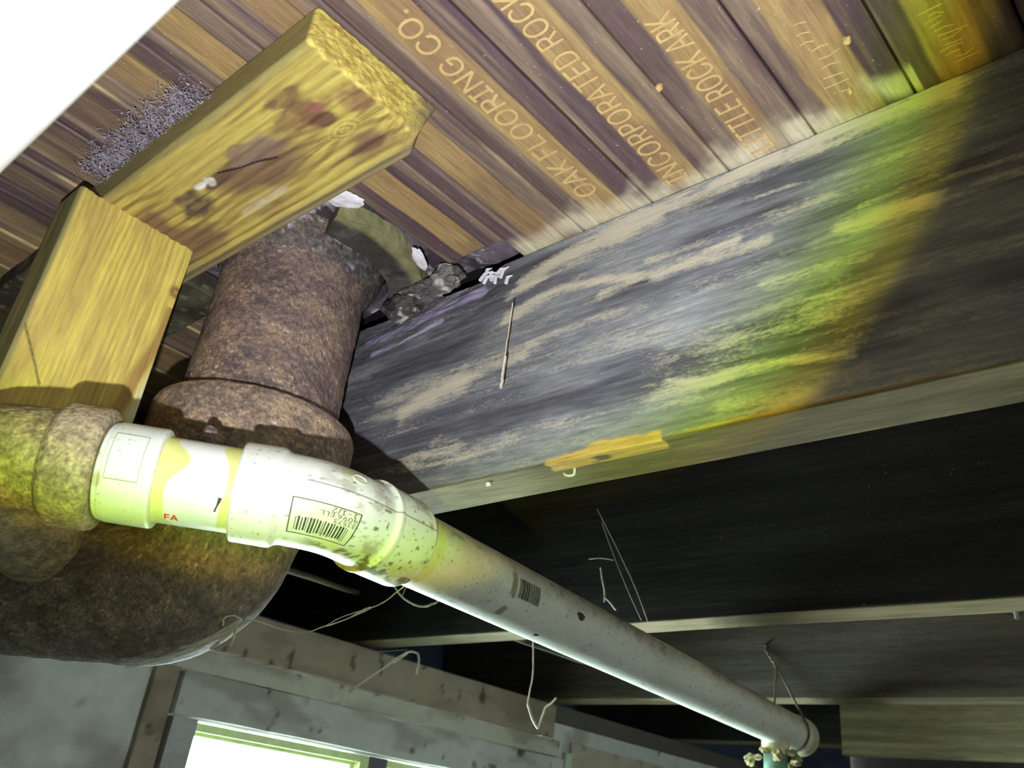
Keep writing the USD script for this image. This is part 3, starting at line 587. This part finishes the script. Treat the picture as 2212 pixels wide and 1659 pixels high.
dr = Thing('drain_pipe', 'white plastic drain pipe with glue-stained couplings running off under the joists', 'pipe', L1(0))
def grime(v, seed, base=(214, 218, 210), amt=1.0):
    s = fbm(v * 520, 3, seed); s2 = fbm(v * [420, 420, 420] + 9, 4, seed + 1); L = fbm(v * 26, 4, seed + 2)
    c = lin(*base) * np.ones((len(v), 1)); c = mixc(c, lin(196, 186, 150), .25 * amt * sm(L, .5, .66)); c = mixc(c, lin(84, 84, 70), .8 * amt * sm(s, .715, .76) * sm(L, .40, .55)); return mixc(c, lin(96, 92, 76), .7 * amt * sm(s2, .70, .735))
AX = np.stack([np.cross(D1, [0, 0, 1]) / np.linalg.norm(np.cross(D1, [0, 0, 1])), np.zeros(3)]); N1 = AX[0]; B1 = np.cross(N1, D1)
N2 = np.cross(D2, [0, 0, 1]); N2 /= np.linalg.norm(N2); B2 = np.cross(N2, D2)
def cyl1(t, th, r): t, th, r = np.broadcast_arrays(t, th, r); return A1 + t[..., None] * D1 + r[..., None] * (np.cos(th)[..., None] * N1 + np.sin(th)[..., None] * B1)
def cyl2(s, th, r): s, th, r = np.broadcast_arrays(s, th, r); return X_ + s[..., None] * D2 + r[..., None] * (np.cos(th)[..., None] * N2 + np.sin(th)[..., None] * B2)
def th_of(v, o, n, b): d = v - o; return np.arctan2(d @ b, d @ n)

# threaded adapter screwed into the elbow
rings = [(-.0318, .0240), (-.0317, .0262), (-.0315, .0262), (-.0312, .0256), (-.0308, .0270), (-.0294, .0271), (-.0289, .0261), (-.0284, .0276), (-.0262, .0279), (-.0040, .0281), (-.0026, .0276), (-.0018, .0262), (-.0016, .0240)]
v, f, S_, TH = lathe(A1, D1, dense(rings, .0008), 180); tt = (v - A1) @ D1; th = th_of(v, A1, N1, B1)
c = grime(v, 401, amt=.6); c = mixc(c, lin(216, 222, 150), .45 * sm(-th, .5, 1.2)); c = mixc(c, lin(168, 160, 96), .7 * sm(fbm(v * 160, 3, 403), .55, .66) * (tt < -.027))
ad = obj('adapter', (v, f), 'pvc', dr, smooth=35, tint=c)
def patch1(t0, t1, a0, a1, r, thick=.0005, nt=12, na=24):
    T_, A_ = np.meshgrid(np.linspace(t0, t1, nt), np.linspace(a0, a1, na), indexing='ij'); return cat_mesh([(cyl1(T_, A_, r + thick).reshape(-1, 3), grid_faces(nt, na)), (cyl1(T_, A_, r).reshape(-1, 3), grid_faces(nt, na, True))])
fr_ = [patch1(-.0262, -.0258, -.46, .52, .0279), patch1(-.0092, -.0088, -.46, .52, .0279), patch1(-.0262, -.0088, .50, .52, .0279), patch1(-.0262, -.0088, -.46, -.44, .0279)]
mm = cat_mesh(fr_); obj('moulded_panel', mm, 'pvc', ad, tint=np.tile(lin(150, 156, 120), (len(mm[0]), 1)))

# short pipe between adapter and elbow
v, f, S_, TH = lathe(A1, D1, dense([(-.010, RP), (.046, RP)], .0007), 200); tt = (v - A1) @ D1; th = th_of(v, A1, N1, B1)
wb = .0025 * (fbm(np.stack([th * 2, 0 * th, 0 * th], 1), 3, 411) - .5)
bulge = .010 * np.exp(-((th - .20) / .38) ** 2) + .0045 + .006 * sm(-th, 1.2, 1.7)
glue = 1 - sm(tt + wb, bulge - .0004, bulge + .0004); g2 = sm(tt + wb, .0355 - .006 * np.exp(-((th - .75) / .4) ** 2) - .003 * sm(-th, .2, 1.2), .0362 - .006 * np.exp(-((th - .75) / .4) ** 2) - .003 * sm(-th, .2, 1.2))
c = lin(220, 224, 220) * np.ones((len(v), 1)); c = mixc(c, lin(206, 208, 104), .85 * np.maximum(glue, g2)); sp1 = obj('pipe_section', (v, f), 'pvc', dr, smooth=35, tint=c)
def wrap_text(text, hgt, t_start, th0, r, sgn, mat, parent, name, cyl=cyl1, bold=True, depth=.0002):
    t = text_mesh(text, hgt, depth, bold); w = np.array(t.vertices); p = cyl(t_start + sgn * w[:, 0], th0 + sgn * w[:, 1] / r, r + w[:, 2]); ff = t.faces if sgn > 0 else t.faces
    obj(name, (p, ff), mat, parent)
wrap_text('FA', .0044, .0052, -1.33, RP + .0001, 1, 'red_ink', sp1, 'lettering')
m = lump(cyl1(np.array(.0335), np.array(-.62), np.array(RP)), (.0006, .0006, .0006), .2, 1, 3); a = [cyl1(np.array(t_), np.array(h_), np.array(RP + .0002)) for t_, h_ in ((.0338, -.52), (.0334, -.62), (.0325, -.75), (.0318, -.86))]
obj('drip', cat_mesh([tube_pts(catmull(a, 4), .0006, 6, np.interp(np.linspace(0, 1, 13), [0, .3, .6, 1], [1.8, 1.4, .7, 1.0]))]), 'black_ink', sp1)

# 45 degree elbow with a hub at each end
tc = float((X_ - A1) @ D1); R45 = .046; tl = R45 * math.tan(math.radians(22.8)); bis = (D2 - D1); bis /= np.linalg.norm(bis)
ang = math.acos(float(D1 @ D2)); cen = X_ + bis * (R45 / math.cos(ang / 2)); p0 = X_ - D1 * tl; u0 = (p0 - cen) / R45; w0 = D1
prof = [(t_, r_) for t_, r_ in dense([(.0395, .0245), (.0395, .0276), (.0405, .0284), (.0600, .0287), (.0622, .0284), (.0650, .0266), (.0668, .0262), (tc - tl, .0262)], .0008)]
P = [A1 + D1 * t_ for t_, r_ in prof]; Rr = [r_ for t_, r_ in prof]
for a_ in np.linspace(0, ang, 26)[1:-1]: P.append(cen + R45 * (math.cos(a_) * u0 + math.sin(a_) * w0)); Rr.append(.0262)
prof2 = dense([(tl, .0262), (.0330, .0264), (.0345, .0272), (.0360, .0291), (.0385, .0291), (.0395, .0286), (.0715, .0286), (.0728, .0280), (.0730, .0240)], .0008)
P += [X_ + D2 * s for s, r_ in prof2]; Rr += [r_ for s, r_ in prof2]; P = np.array(P); Rr = np.array(Rr)
Tt = np.vstack([np.tile(D1, (len(prof), 1)), [math.cos(a_) * w0 - math.sin(a_) * u0 for a_ in np.linspace(0, ang, 26)[1:-1]], np.tile(D2, (len(prof2), 1))])
Nn = np.cross(Tt, [0, 0, 1.0]); Nn /= np.linalg.norm(Nn, axis=1, keepdims=True); Bn = np.cross(Nn, Tt)
v, f, S_, TH = sweep(P, Rr, 200, True, None, (P, Tt, Nn, Bn))
ss = np.concatenate([[0], np.cumsum(np.linalg.norm(np.diff(P, axis=0), axis=1))]); sv = ss[S_]; thn = (TH + np.pi) % (2 * np.pi) - np.pi
c = grime(v, 421, (214, 218, 210), .75); yl = fbm(v * 34, 4, 425)
mid = sm(sv, .034, .05) ; c = mixc(c, lin(196, 202, 116), .75 * sm(yl + .25 * sm(-thn, .3, 1.3), .60, .72) * mid)
c = mixc(c, lin(172, 140, 70), .75 * sm(fbm(v * 60, 4, 427) + .3 * sm(-thn, .9, 1.6), .72, .82) * mid); c = mixc(c, lin(150, 140, 116), .6 * sm(fbm(v * [90, 90, 90], 4, 428) + .22 * sm(thn, .2, .9), .62, .74) * mid)
c = mixc(c, lin(78, 72, 62), .8 * sm(fbm(v * 240, 4, 429) + .18 * sm(-np.abs(thn + 1.25), -.35, 0), .66, .72) * mid)
seam = np.abs(thn - .18) < .010; c = mixc(c, lin(92, 92, 74), .8 * seam * (sv > .034))
el = obj('elbow', (v, f), 'pvc', dr, smooth=35, tint=c, label='glue-stained white elbow fitting')
def on_elbow(s, th, off):
    s = np.asarray(s, float); P_ = np.stack([np.interp(s, ss, P[:, k]) for k in range(3)], -1); n_ = np.stack([np.interp(s, ss, Nn[:, k]) for k in range(3)], -1); b_ = np.stack([np.interp(s, ss, Bn[:, k]) for k in range(3)], -1); r_ = np.interp(s, ss, Rr)
    return P_ + (r_ + off)[..., None] * (np.cos(th)[..., None] * n_ + np.sin(th)[..., None] * b_)
def epatch(s0, s1, a0, a1, o0, o1, ns=14, na=14):
    T_, A_ = np.meshgrid(np.linspace(s0, s1, ns), np.linspace(a0, a1, na), indexing='ij'); return cat_mesh([(on_elbow(T_, A_, o1 + 0 * T_).reshape(-1, 3), grid_faces(ns, na)), (on_elbow(T_, A_, o0 + 0 * T_).reshape(-1, 3), grid_faces(ns, na, True))])
ST = (.0310, .0580, -1.02, -.22)
stk = obj('sticker', epatch(*ST, 0, .0002, 30, 30), 'sticker_film', el)
def etext(text, hgt, s_end, th0):
    t = text_mesh(text, hgt, .0001, False); w = np.array(t.vertices); obj('print', (on_elbow(s_end - w[:, 0], th0 - w[:, 1] / .0262, .0003 + w[:, 2]), t.faces), 'black_ink', stk)
etext('1-1/2', .0027, .0565, -.26); etext('4096 ELL', .0025, .0572, -.37); etext('33573', .0022, .0572, -.48)
sf = [epatch(ST[0], ST[1], a_, a_ + .02, .0002, .00032, 20, 2) for a_ in (ST[2], ST[3] - .02)] + [epatch(b_, b_ + .0005, ST[2], ST[3], .0002, .00032, 2, 20) for b_ in (ST[0], ST[1] - .0005)]; obj('outline', cat_mesh(sf), 'black_ink', stk)
bars = []; s = .0335; rb_ = random.Random(3)
while s < .0545:
    w_ = rb_.choice([.0003, .0005, .0008]); bars.append(epatch(s, s + w_, -.95 + rb_.uniform(0, .05), -.60 + rb_.uniform(-.02, .02), .0002, .0003, 2, 8)); s += w_ + rb_.choice([.0004, .0006])
obj('barcode', cat_mesh(bars), 'black_ink', stk)

ring_c = on_elbow(np.array(.0560), np.array(.62), 0.0); ra = np.linspace(0, 2 * np.pi, 25); rm = [on_elbow(np.array(.0560 + .0034 * math.cos(a_)), np.array(.62 + .0034 / .0262 * math.sin(a_)), 0.0002) for a_ in ra]; vv, ff = tube_pts(rm, .0005, 6); obj('moulded_ring', (vv, ff), 'pvc', el, tint=np.tile(lin(196, 198, 188), (len(vv), 1)))
# long run
s1 = float((L2(1.232) - X_) @ D2)
v, f, S_, TH = lathe(X_, D2, dense([(.060, RP), (.40, RP)], .0011) + dense([(.40, RP), (s1, RP)], .004)[1:], 150); sv = (v - X_) @ D2; thn = th_of(v, X_, N2, B2)
c = grime(v, 431, (222, 226, 212), .8); top = sm(thn + .5 * (fbm(v * 30, 4, 433) - .5), -.15, .85); c = mixc(c, lin(132, 114, 84), .8 * top); c = mixc(c, lin(60, 56, 46), .7 * sm(fbm(v * 120, 4, 434), .56, .64) * top)  # upper side browned and dimmed in the colour, as shade from light below
g3 = 1 - sm(sv + .012 * (fbm(np.stack([thn * 2, sv * 10, 0 * sv], 1), 3, 435) - .5), .086, .092); c = mixc(c, lin(208, 206, 92), .55 * g3 * (thn > -1.2)); band = sm(sv, .1690, .1705) * (1 - sm(sv, .1760, .1775)) * (thn > -1.1) * sm(fbm(v * 140, 3, 436), .40, .50); c = mixc(c, lin(140, 126, 78), .8 * band)
lp = obj('long_pipe', (v, f), 'pvc', dr, smooth=35, tint=c)
def patch2(s0, s1_, a0, a1, r, thick, ns=4, na=8):
    T_, A_ = np.meshgrid(np.linspace(s0, s1_, ns), np.linspace(a0, a1, na), indexing='ij'); return cat_mesh([(cyl2(T_, A_, r + thick).reshape(-1, 3), grid_faces(ns, na)), (cyl2(T_, A_, r).reshape(-1, 3), grid_faces(ns, na, True))])
bars = []; s = .1800; a0 = -.35
while s < .2080:
    w_ = rb_.choice([.0007, .0011, .0018]); bars.append(patch2(s, s + w_, a0, a0 + .58, RP, .0002)); s += w_ + rb_.choice([.0005, .0008])
obj('barcode', cat_mesh(bars), 'black_ink', lp)
for (pxx, pyy, r_) in ((1256, 1331, (.0062, .0032)), (1156, 1372, (.0030, .0022))):
    best = min(((np.linalg.norm(proj(q) - [pxx, pyy]), i) for i, q in enumerate(v) if (q - X_ - D2 * ((q - X_) @ D2)) @ q < 0), key=lambda e: e[0])[1]
    s_, a_ = sv[best], thn[best]; K = 14; an = np.linspace(0, 2 * np.pi, K, endpoint=False)
    rim = cyl2(s_ + r_[0] * np.cos(an) * (1 + .2 * np.sin(3 * an)), a_ + r_[1] / RP * np.sin(an), np.full(K, RP + .0001)); vv = np.vstack([rim, cyl2(np.array(s_), np.array(a_), np.array(RP + .0006))[None]]); obj('scab', (vv, [[k, (k + 1) % K, K] for k in range(K)]), 'black_ink', lp)
# end fitting
e0 = float((L2(1.226) - X_) @ D2); v, f, S_, TH = lathe(X_, D2, dense([(e0 - .001, .0240), (e0, .0262), (e0 + .026, .0262), (e0 + .034, .0240), (e0 + .040, .0190), (e0 + .043, .010)], .002), 110); obj('end_cap', (v, f), 'pvc', dr, smooth=40, tint=grime(v, 441, (186, 182, 150), 1.2))
pt = L2(1.135); v, f, S_, TH = lathe(pt, (0, 0, -1), [(.010, .0175), (.028, .0175), (.032, .0165), (.036, .0165)], 60); obj('branch_socket', (v, f), 'pvc', dr, smooth=35, tint=grime(v, 445, (190, 190, 150), 1.4))

dp = Thing('drop_pipe', 'thin green-tinged pipe hanging down from the far end of the white drain', 'pipe', pt + [0, 0, -.25])
v, f, S_, TH = lathe(pt, (0, 0, -1), [(.036, .0150), (.25, .0150)], 48); obj('tube', (v, f), 'copper_green', dp, smooth=35)
ms = [lump(pt + [.022 * math.cos(a_) * k_, .020 * math.sin(a_) * k_, -.034 - .006 * (i % 3)], (.007, .006, .004 + .003 * (i % 2)), .7, 2, i) for i, (a_, k_) in enumerate([(j * .75, 1.0 + .25 * (j % 3)) for j in range(9)])]
obj('debris_clump', cat_mesh(ms), 'debris', kind=None, label='ragged clump of pale debris caught under the far end of the white drain', cat='debris')

# wire hanger round the far end
hw = Thing('wire_hanger', 'thin twisted wire loop hanging the white drain from a joist', 'wire', (-.61, 1.217, .295))
pc = L2(1.198)
nail = np.array([-.6105, 1.2195, .295]); tw = np.array([-.5895, 1.214, .2655])
loop = [tw] + [pc + np.array([.0262 * math.sin(a_), .0 + .004 * math.sin(a_), .0262 * math.cos(a_)]) for a_ in np.linspace(.9, 2 * np.pi - .9, 22)] + [tw + [-.002, 0, .002]]
obj('loop', tube_pts(catmull(loop, 4), .0015, 8), 'steel_wire', hw, smooth=35)
hel = [nail + (tw - nail) * s_ + .0016 * np.array([math.cos(s_ * 26), 0, math.sin(s_ * 26)]) for s_ in np.linspace(0, 1, 50)]; obj('twist', tube_pts(hel, .0015, 8), 'steel_wire', hw, smooth=35)
obj('nail', tube_pts([nail + [0, .003, .004], nail + [0, -.006, .005]], .0019, 10), 'steel_wire', hw, smooth=35)

# white pipe close to the lens, under the next joist towards us
wp0 = np.array([0, .0266, .1996]); v, f, S_, TH = sweep(np.array([[-1.03, wp0[1], wp0[2]], [-.6, wp0[1], wp0[2]], [.4, wp0[1], wp0[2]], [1.0, wp0[1], wp0[2]]]), .024, 128)
obj('water_pipe', (v, f), 'white_pvc', smooth=35, label='bright white pipe crossing the top left corner close to the camera', cat='pipe')

# ------------------------------------------------------------------ cables
c1 = catmull([on(560, 1212, 1, .47), on(620, 1231, 1, .53), on(680, 1250, 1, .60), on(740, 1271, 1, .70), on(772, 1280, 1, .775)], 8)
obj('electric_cable', tube_pts(c1, .0036, 12), 'cable_sheath', smooth=40, label='grey cable sticking out behind the soil pipe bend', cat='cable')
c2 = catmull([on(1085, 1366, 1, .834), on(1130, 1386, 1, .87), on(1185, 1404, 1, .96), on(1260, 1430, 1, 1.02), on(1320, 1440, 1, 1.10)], 8)
obj('electric_cable', tube_pts(c2, .0030, 12), 'cable_sheath', smooth=40, label='grey cable showing below the second joist just left of the long drain', cat='cable')

# ------------------------------------------------------------------ broken cement and plaster round the pipe hole
def rough_slab(poly, z0, z1, seed, amp=.004, res=.004, hole=None):
    from shapely.geometry import Polygon, Point
    from shapely.prepared import prep
    P_ = Polygon(poly)
    if hole: P_ = P_.difference(Point(*C).buffer(hole)); P_ = max(getattr(P_, 'geoms', [P_]), key=lambda q: q.area)
    m = trimesh.creation.extrude_polygon(P_, z1 - z0, engine='earcut'); v_, f_ = trimesh.remesh.subdivide_to_size(m.vertices, m.faces, res, max_iter=12)
    v_ = np.array(v_); v_[:, 2] += z0; dz = amp * (fbm(v_ * 45, 4, seed) - .5) * 2; v_[:, 2] += dz; v_[:, :2] += (.004 * (np.stack([fbm(v_ * 60, 3, seed + 1), fbm(v_ * 60, 3, seed + 2)], 1) - .5)); return v_, f_
cv = rough_slab([(-.70, .225), (-.468, .225), (-.468, .384), (-.405, .386), (-.395, .4070), (-.478, .4070), (-.482, .392), (-.508, .390), (-.512, .406), (-.70, .406)], ZC + .003, ZC + .022, 501, hole=.0785)
t = mixc(lin(104, 94, 104) * np.ones((len(cv[0]), 1)), lin(62, 54, 60), .9 * sm(fbm(cv[0] * 40, 4, 503), .45, .6)); t = mixc(t, lin(186, 178, 190), .8 * sm(fbm(cv[0] * 90, 4, 504), .6, .7))
obj('cement_bed', cv, 'plaster', tint=t, label='rough purplish cement filling the hole in the flooring round the soil pipe', cat='cement')
# curved shard of an old collar standing beside the pipe
aa = np.linspace(-.35, 1.05, 26); shard_o = [(C[0] + .112 * math.cos(a_), C[1] + .112 * math.sin(a_)) for a_ in aa]; shard_i = [(C[0] + .0795 * math.cos(a_), C[1] + .0795 * math.sin(a_)) for a_ in aa[::-1]]
sh = rough_slab([p for p in shard_o + shard_i if p[1] < .400], ZC - .012, ZC + .010, 511, .002, .0035)
t = mixc(lin(90, 86, 80) * np.ones((len(sh[0]), 1)), lin(62, 58, 54), .9 * sm(fbm(sh[0] * 50, 4, 513), .45, .6)); t = mixc(t, lin(150, 148, 104), .7 * sm(np.hypot(sh[0][:, 0] - C[0], sh[0][:, 1] - C[1]), .099, .106))
obj('collar_shard', sh, 'plaster', tint=t, label='olive grey broken slab of old collar between the soil pipe and the cut flooring', cat='rubble')
for k, (px, py, y_, rad, lab, c) in enumerate(((905, 640, .385, (.026, .012, .010), 'dark crumbly cement lump wedged over the mouldy joist beside the soil pipe', (92, 88, 88)), (870, 668, .380, (.020, .012, .010), 'dark cement lump tucked low between the soil pipe and the mouldy joist', (80, 76, 76)), (965, 600, .385, (.016, .010, .010), 'small grey cement lump at the splintered joist top', (118, 112, 112)))):
    mm = lump(on(px, py, 1, y_), rad, .55, 4, 520 + k, 2.2); t = mixc(lin(*c) * np.ones((len(mm[0]), 1)), lin(190, 184, 176), .8 * sm(fbm(mm[0] * 160, 4, 530 + k), .58, .68)); t = mixc(t, lin(40, 38, 38), .8 * sm(fbm(mm[0] * 60, 4, 540 + k), .54, .64)); obj('cement_lump', mm, 'plaster', smooth=30, tint=t, label=lab, cat='rubble')
for px, py, z_, rx, ry, lab in ((742, 430, ZC - .004, .015, .009, 'white flake of plaster at the edge of the long pine block above the soil pipe'), (906, 560, ZC - .014, .0045, .013, 'narrow grey-white paint flake on the broken collar slab')):
    mm = lump((0, 0, 0), (rx, ry, .0022), .5, 3, int(px), 1.8); a_ = .9 if rx > .01 else .55; R_ = np.array([[math.cos(a_), math.sin(a_), 0], [-math.sin(a_), math.cos(a_), 0], [0, 0, 1]]); obj('plaster_flake', (mm[0] @ R_ + on(px, py, 2, z_), mm[1]), 'white_chip', smooth=30, label=lab, cat='flake')
# pale torn splinters on the joist top
ms = []
for i in range(9):
    a_ = on(1045 + 6 * i - 14 * (i % 2), 612 - 3 * (i % 4) * 2, 1, J1Y - .001); b_ = a_ + np.array([random.uniform(.008, .016), -.004 * random.random(), random.uniform(.0, .005)]); ms.append(tube_pts([a_, (a_ + b_) / 2 + [0, -.002, .001], b_], .0016, 5, [1, .9, .25]))
obj('wood_splinter', cat_mesh(ms), 'white_chip', label='tuft of pale torn splinters on the upper edge of the mouldy joist', cat='splinters')

# matted dust and web along the back of the long block
ms = []
path = [on(px, py, 2, ZC - .006) for px, py in ((205, 372), (240, 345), (280, 310), (330, 270), (380, 235), (430, 205))]
for i in range(1500):
    u = random.random() * 5; k = min(int(u), 4); p = path[k] * (1 - u + k) + path[k + 1] * (u - k); p = p + np.array([random.gauss(0, .0065), random.gauss(0, .0070), random.uniform(-.004, .005)])
    if i % 2: 
        d_ = np.array([random.gauss(0, 1), random.gauss(0, 1), random.gauss(0, .5)]); d_ *= random.uniform(.002, .007) / np.linalg.norm(d_); e_ = np.array([random.gauss(0, .0020) for _ in range(3)]); ms.append(tube_pts([p - d_, p + e_, p + d_], random.uniform(.00010, .00024), 3))
    else: ms.append(lump(p, (random.uniform(.0003, .0010), random.uniform(.0003, .0010), .0006), .9, 1, i))
obj('dust_mat', cat_mesh(ms), 'dust_web', kind='stuff', label='matted grey dust and web on the flooring along the back edge of the long pine block', cat='dust')

# ------------------------------------------------------------------ cobwebs
def strand(px, y_, sag=0): return [on(a, b, 1, y_ + (c[0] if c else 0)) for a, b, *c in px]
def web(label, strands, r=.0005):
    ms = []
    for k, (pts, y_, rr) in enumerate(strands):
        p = catmull(strand(pts, y_) if y_ > 0 else [ray(*q) * -y_ for q in pts], 5); p = p + .0006 * (np.stack([noise(np.c_[np.arange(len(p)) * .9, np.full(len(p), k * 3.1 + j), np.zeros(len(p))], j) for j in range(3)], 1) - .5); ms.append(tube_pts(p, rr, 5))
    obj('cobweb', cat_mesh(ms), 'web', label=label, cat='cobweb')
web('dusty cobweb strand hanging in front of the mouldy joist face', [([(1108, 655), (1101, 700), (1094, 745), (1090, 780), (1087, 800)], .385, .0005), ([(1091, 770), (1087, 800), (1084, 822), (1082, 838)], .385, .0012)])
web('looped yellowish cobweb just under the start of the long white drain', [([(852, 1266), (868, 1288), (890, 1304), (915, 1310), (940, 1302), (948, 1296)], .50, .0010), ([(868, 1288), (880, 1268), (905, 1275)], .50, .0004)])
web('thin slanting cobweb threads in the dark gap between the soil pipe bend and the drain', [([(536, 1336), (640, 1366), (700, 1354), (760, 1332), (830, 1300), (886, 1256)], -.605, .0005), ([(760, 1332), (785, 1318), (800, 1312)], -.605, .0007), ([(700, 1354), (740, 1332), (785, 1318)], -.605, .0004)])
web('wispy cobweb fringe along the lower right edge of the soil pipe bend', [([(520, 1340), (480, 1362), (430, 1390), (370, 1415), (300, 1434)], -.598, .0010), ([(522, 1338), (500, 1358), (470, 1392)], -.598, .0010), ([(518, 1344), (492, 1372), (455, 1402)], -.598, .0009), ([(515, 1350), (450, 1384), (390, 1400)], -.598, .0008), ([(522, 1338), (505, 1330), (485, 1335), (482, 1352)], -.598, .0006), ([(512, 1350), (506, 1372), (497, 1396)], -.598, .0008), ([(420, 1398), (340, 1428), (270, 1442)], -.598, .0006)])
web('knotted pale cobweb threads hanging left of the window boards', [([(752, 1512), (756, 1495), (800, 1462), (832, 1440), (862, 1418)], .80, .0014), ([(862, 1418), (885, 1408), (902, 1412), (905, 1430), (900, 1456)], .80, .0015), ([(850, 1432), (880, 1412)], .80, .0010), ([(700, 1428), (800, 1410), (880, 1404)], .80, .0004)])
web('zigzag cobweb thread dangling in front of the right end of the window boards', [([(1152, 1384), (1152, 1450), (1145, 1490), (1140, 1520), (1142, 1524)], .832, .0009), ([(1140, 1520), (1150, 1552), (1162, 1574)], .832, .0015), ([(1162, 1574), (1172, 1545), (1178, 1528)], .832, .0013), ([(1178, 1528), (1192, 1518), (1202, 1508)], .832, .0012)])
web('faint cobweb on the nearly black joist above the long white drain', [([(1298, 1226), (1302, 1255), (1306, 1280), (1305, 1300)], .785, .0010), ([(1305, 1290), (1318, 1302), (1330, 1318)], .785, .0009), ([(1272, 1208), (1300, 1206), (1325, 1210)], .785, .0005), ([(1290, 1100), (1330, 1180), (1370, 1265), (1400, 1345)], .785, .0004), ([(1300, 1130), (1345, 1250), (1385, 1340)], .785, .0003)])

# ------------------------------------------------------------------ small fixings
for px, py, lab in ((1055, 1046, 'tiny white crumb on the lower edge of the mouldy joist near the white elbow'), (1230, 1017, 'curled pale shred on the underside of the mouldy joist below the orange splinter')):
    p = on(px, py, 2, ZB - .001); mm = lump(p, (.0022, .0018, .0016), .7, 2, px) if px < 1100 else tube_pts(catmull([p + [-.006, .002, .0], p + [-.002, 0, -.003], p + [.003, .001, -.003], p + [.006, -.002, .0]], 4), .0009, 6)
    obj('crumb', mm, 'white_chip', smooth=40, label=lab, cat='debris')
for px, py, lab in ((1424, 188, 'small pale nail end poking through the flooring above the lettering'), (1830, 88, 'pale nail end in the flooring near the bright yellow strip'), (1836, 196, 'tiny nail end in the flooring close to the mouldy joist')):
    p = on(px, py, 2, ZC - .001); k = .75 if '196' in str(py) else 1
    mm = cat_mesh([lump(p, (.0024 * k, .0024 * k, .0030), .5, 2, px), tube_pts([p, p + [0, 0, .006]], .0012 * k, 8)]); obj('nail', mm, 'lettering_pale', smooth=40, label=lab, cat='nail')
p = on(2195, 1322, 2, ZB - .0005); mm = cat_mesh([tube_pts([p + [0, 0, .004], p + [0, 0, -.006]], .0022, 10), tube_pts([p, p + [0, 0, .0012]], .0042, 12)]); obj('screw', mm, 'bright_steel', smooth=40, label='shiny screw end under the black joist at the right edge', cat='screw')
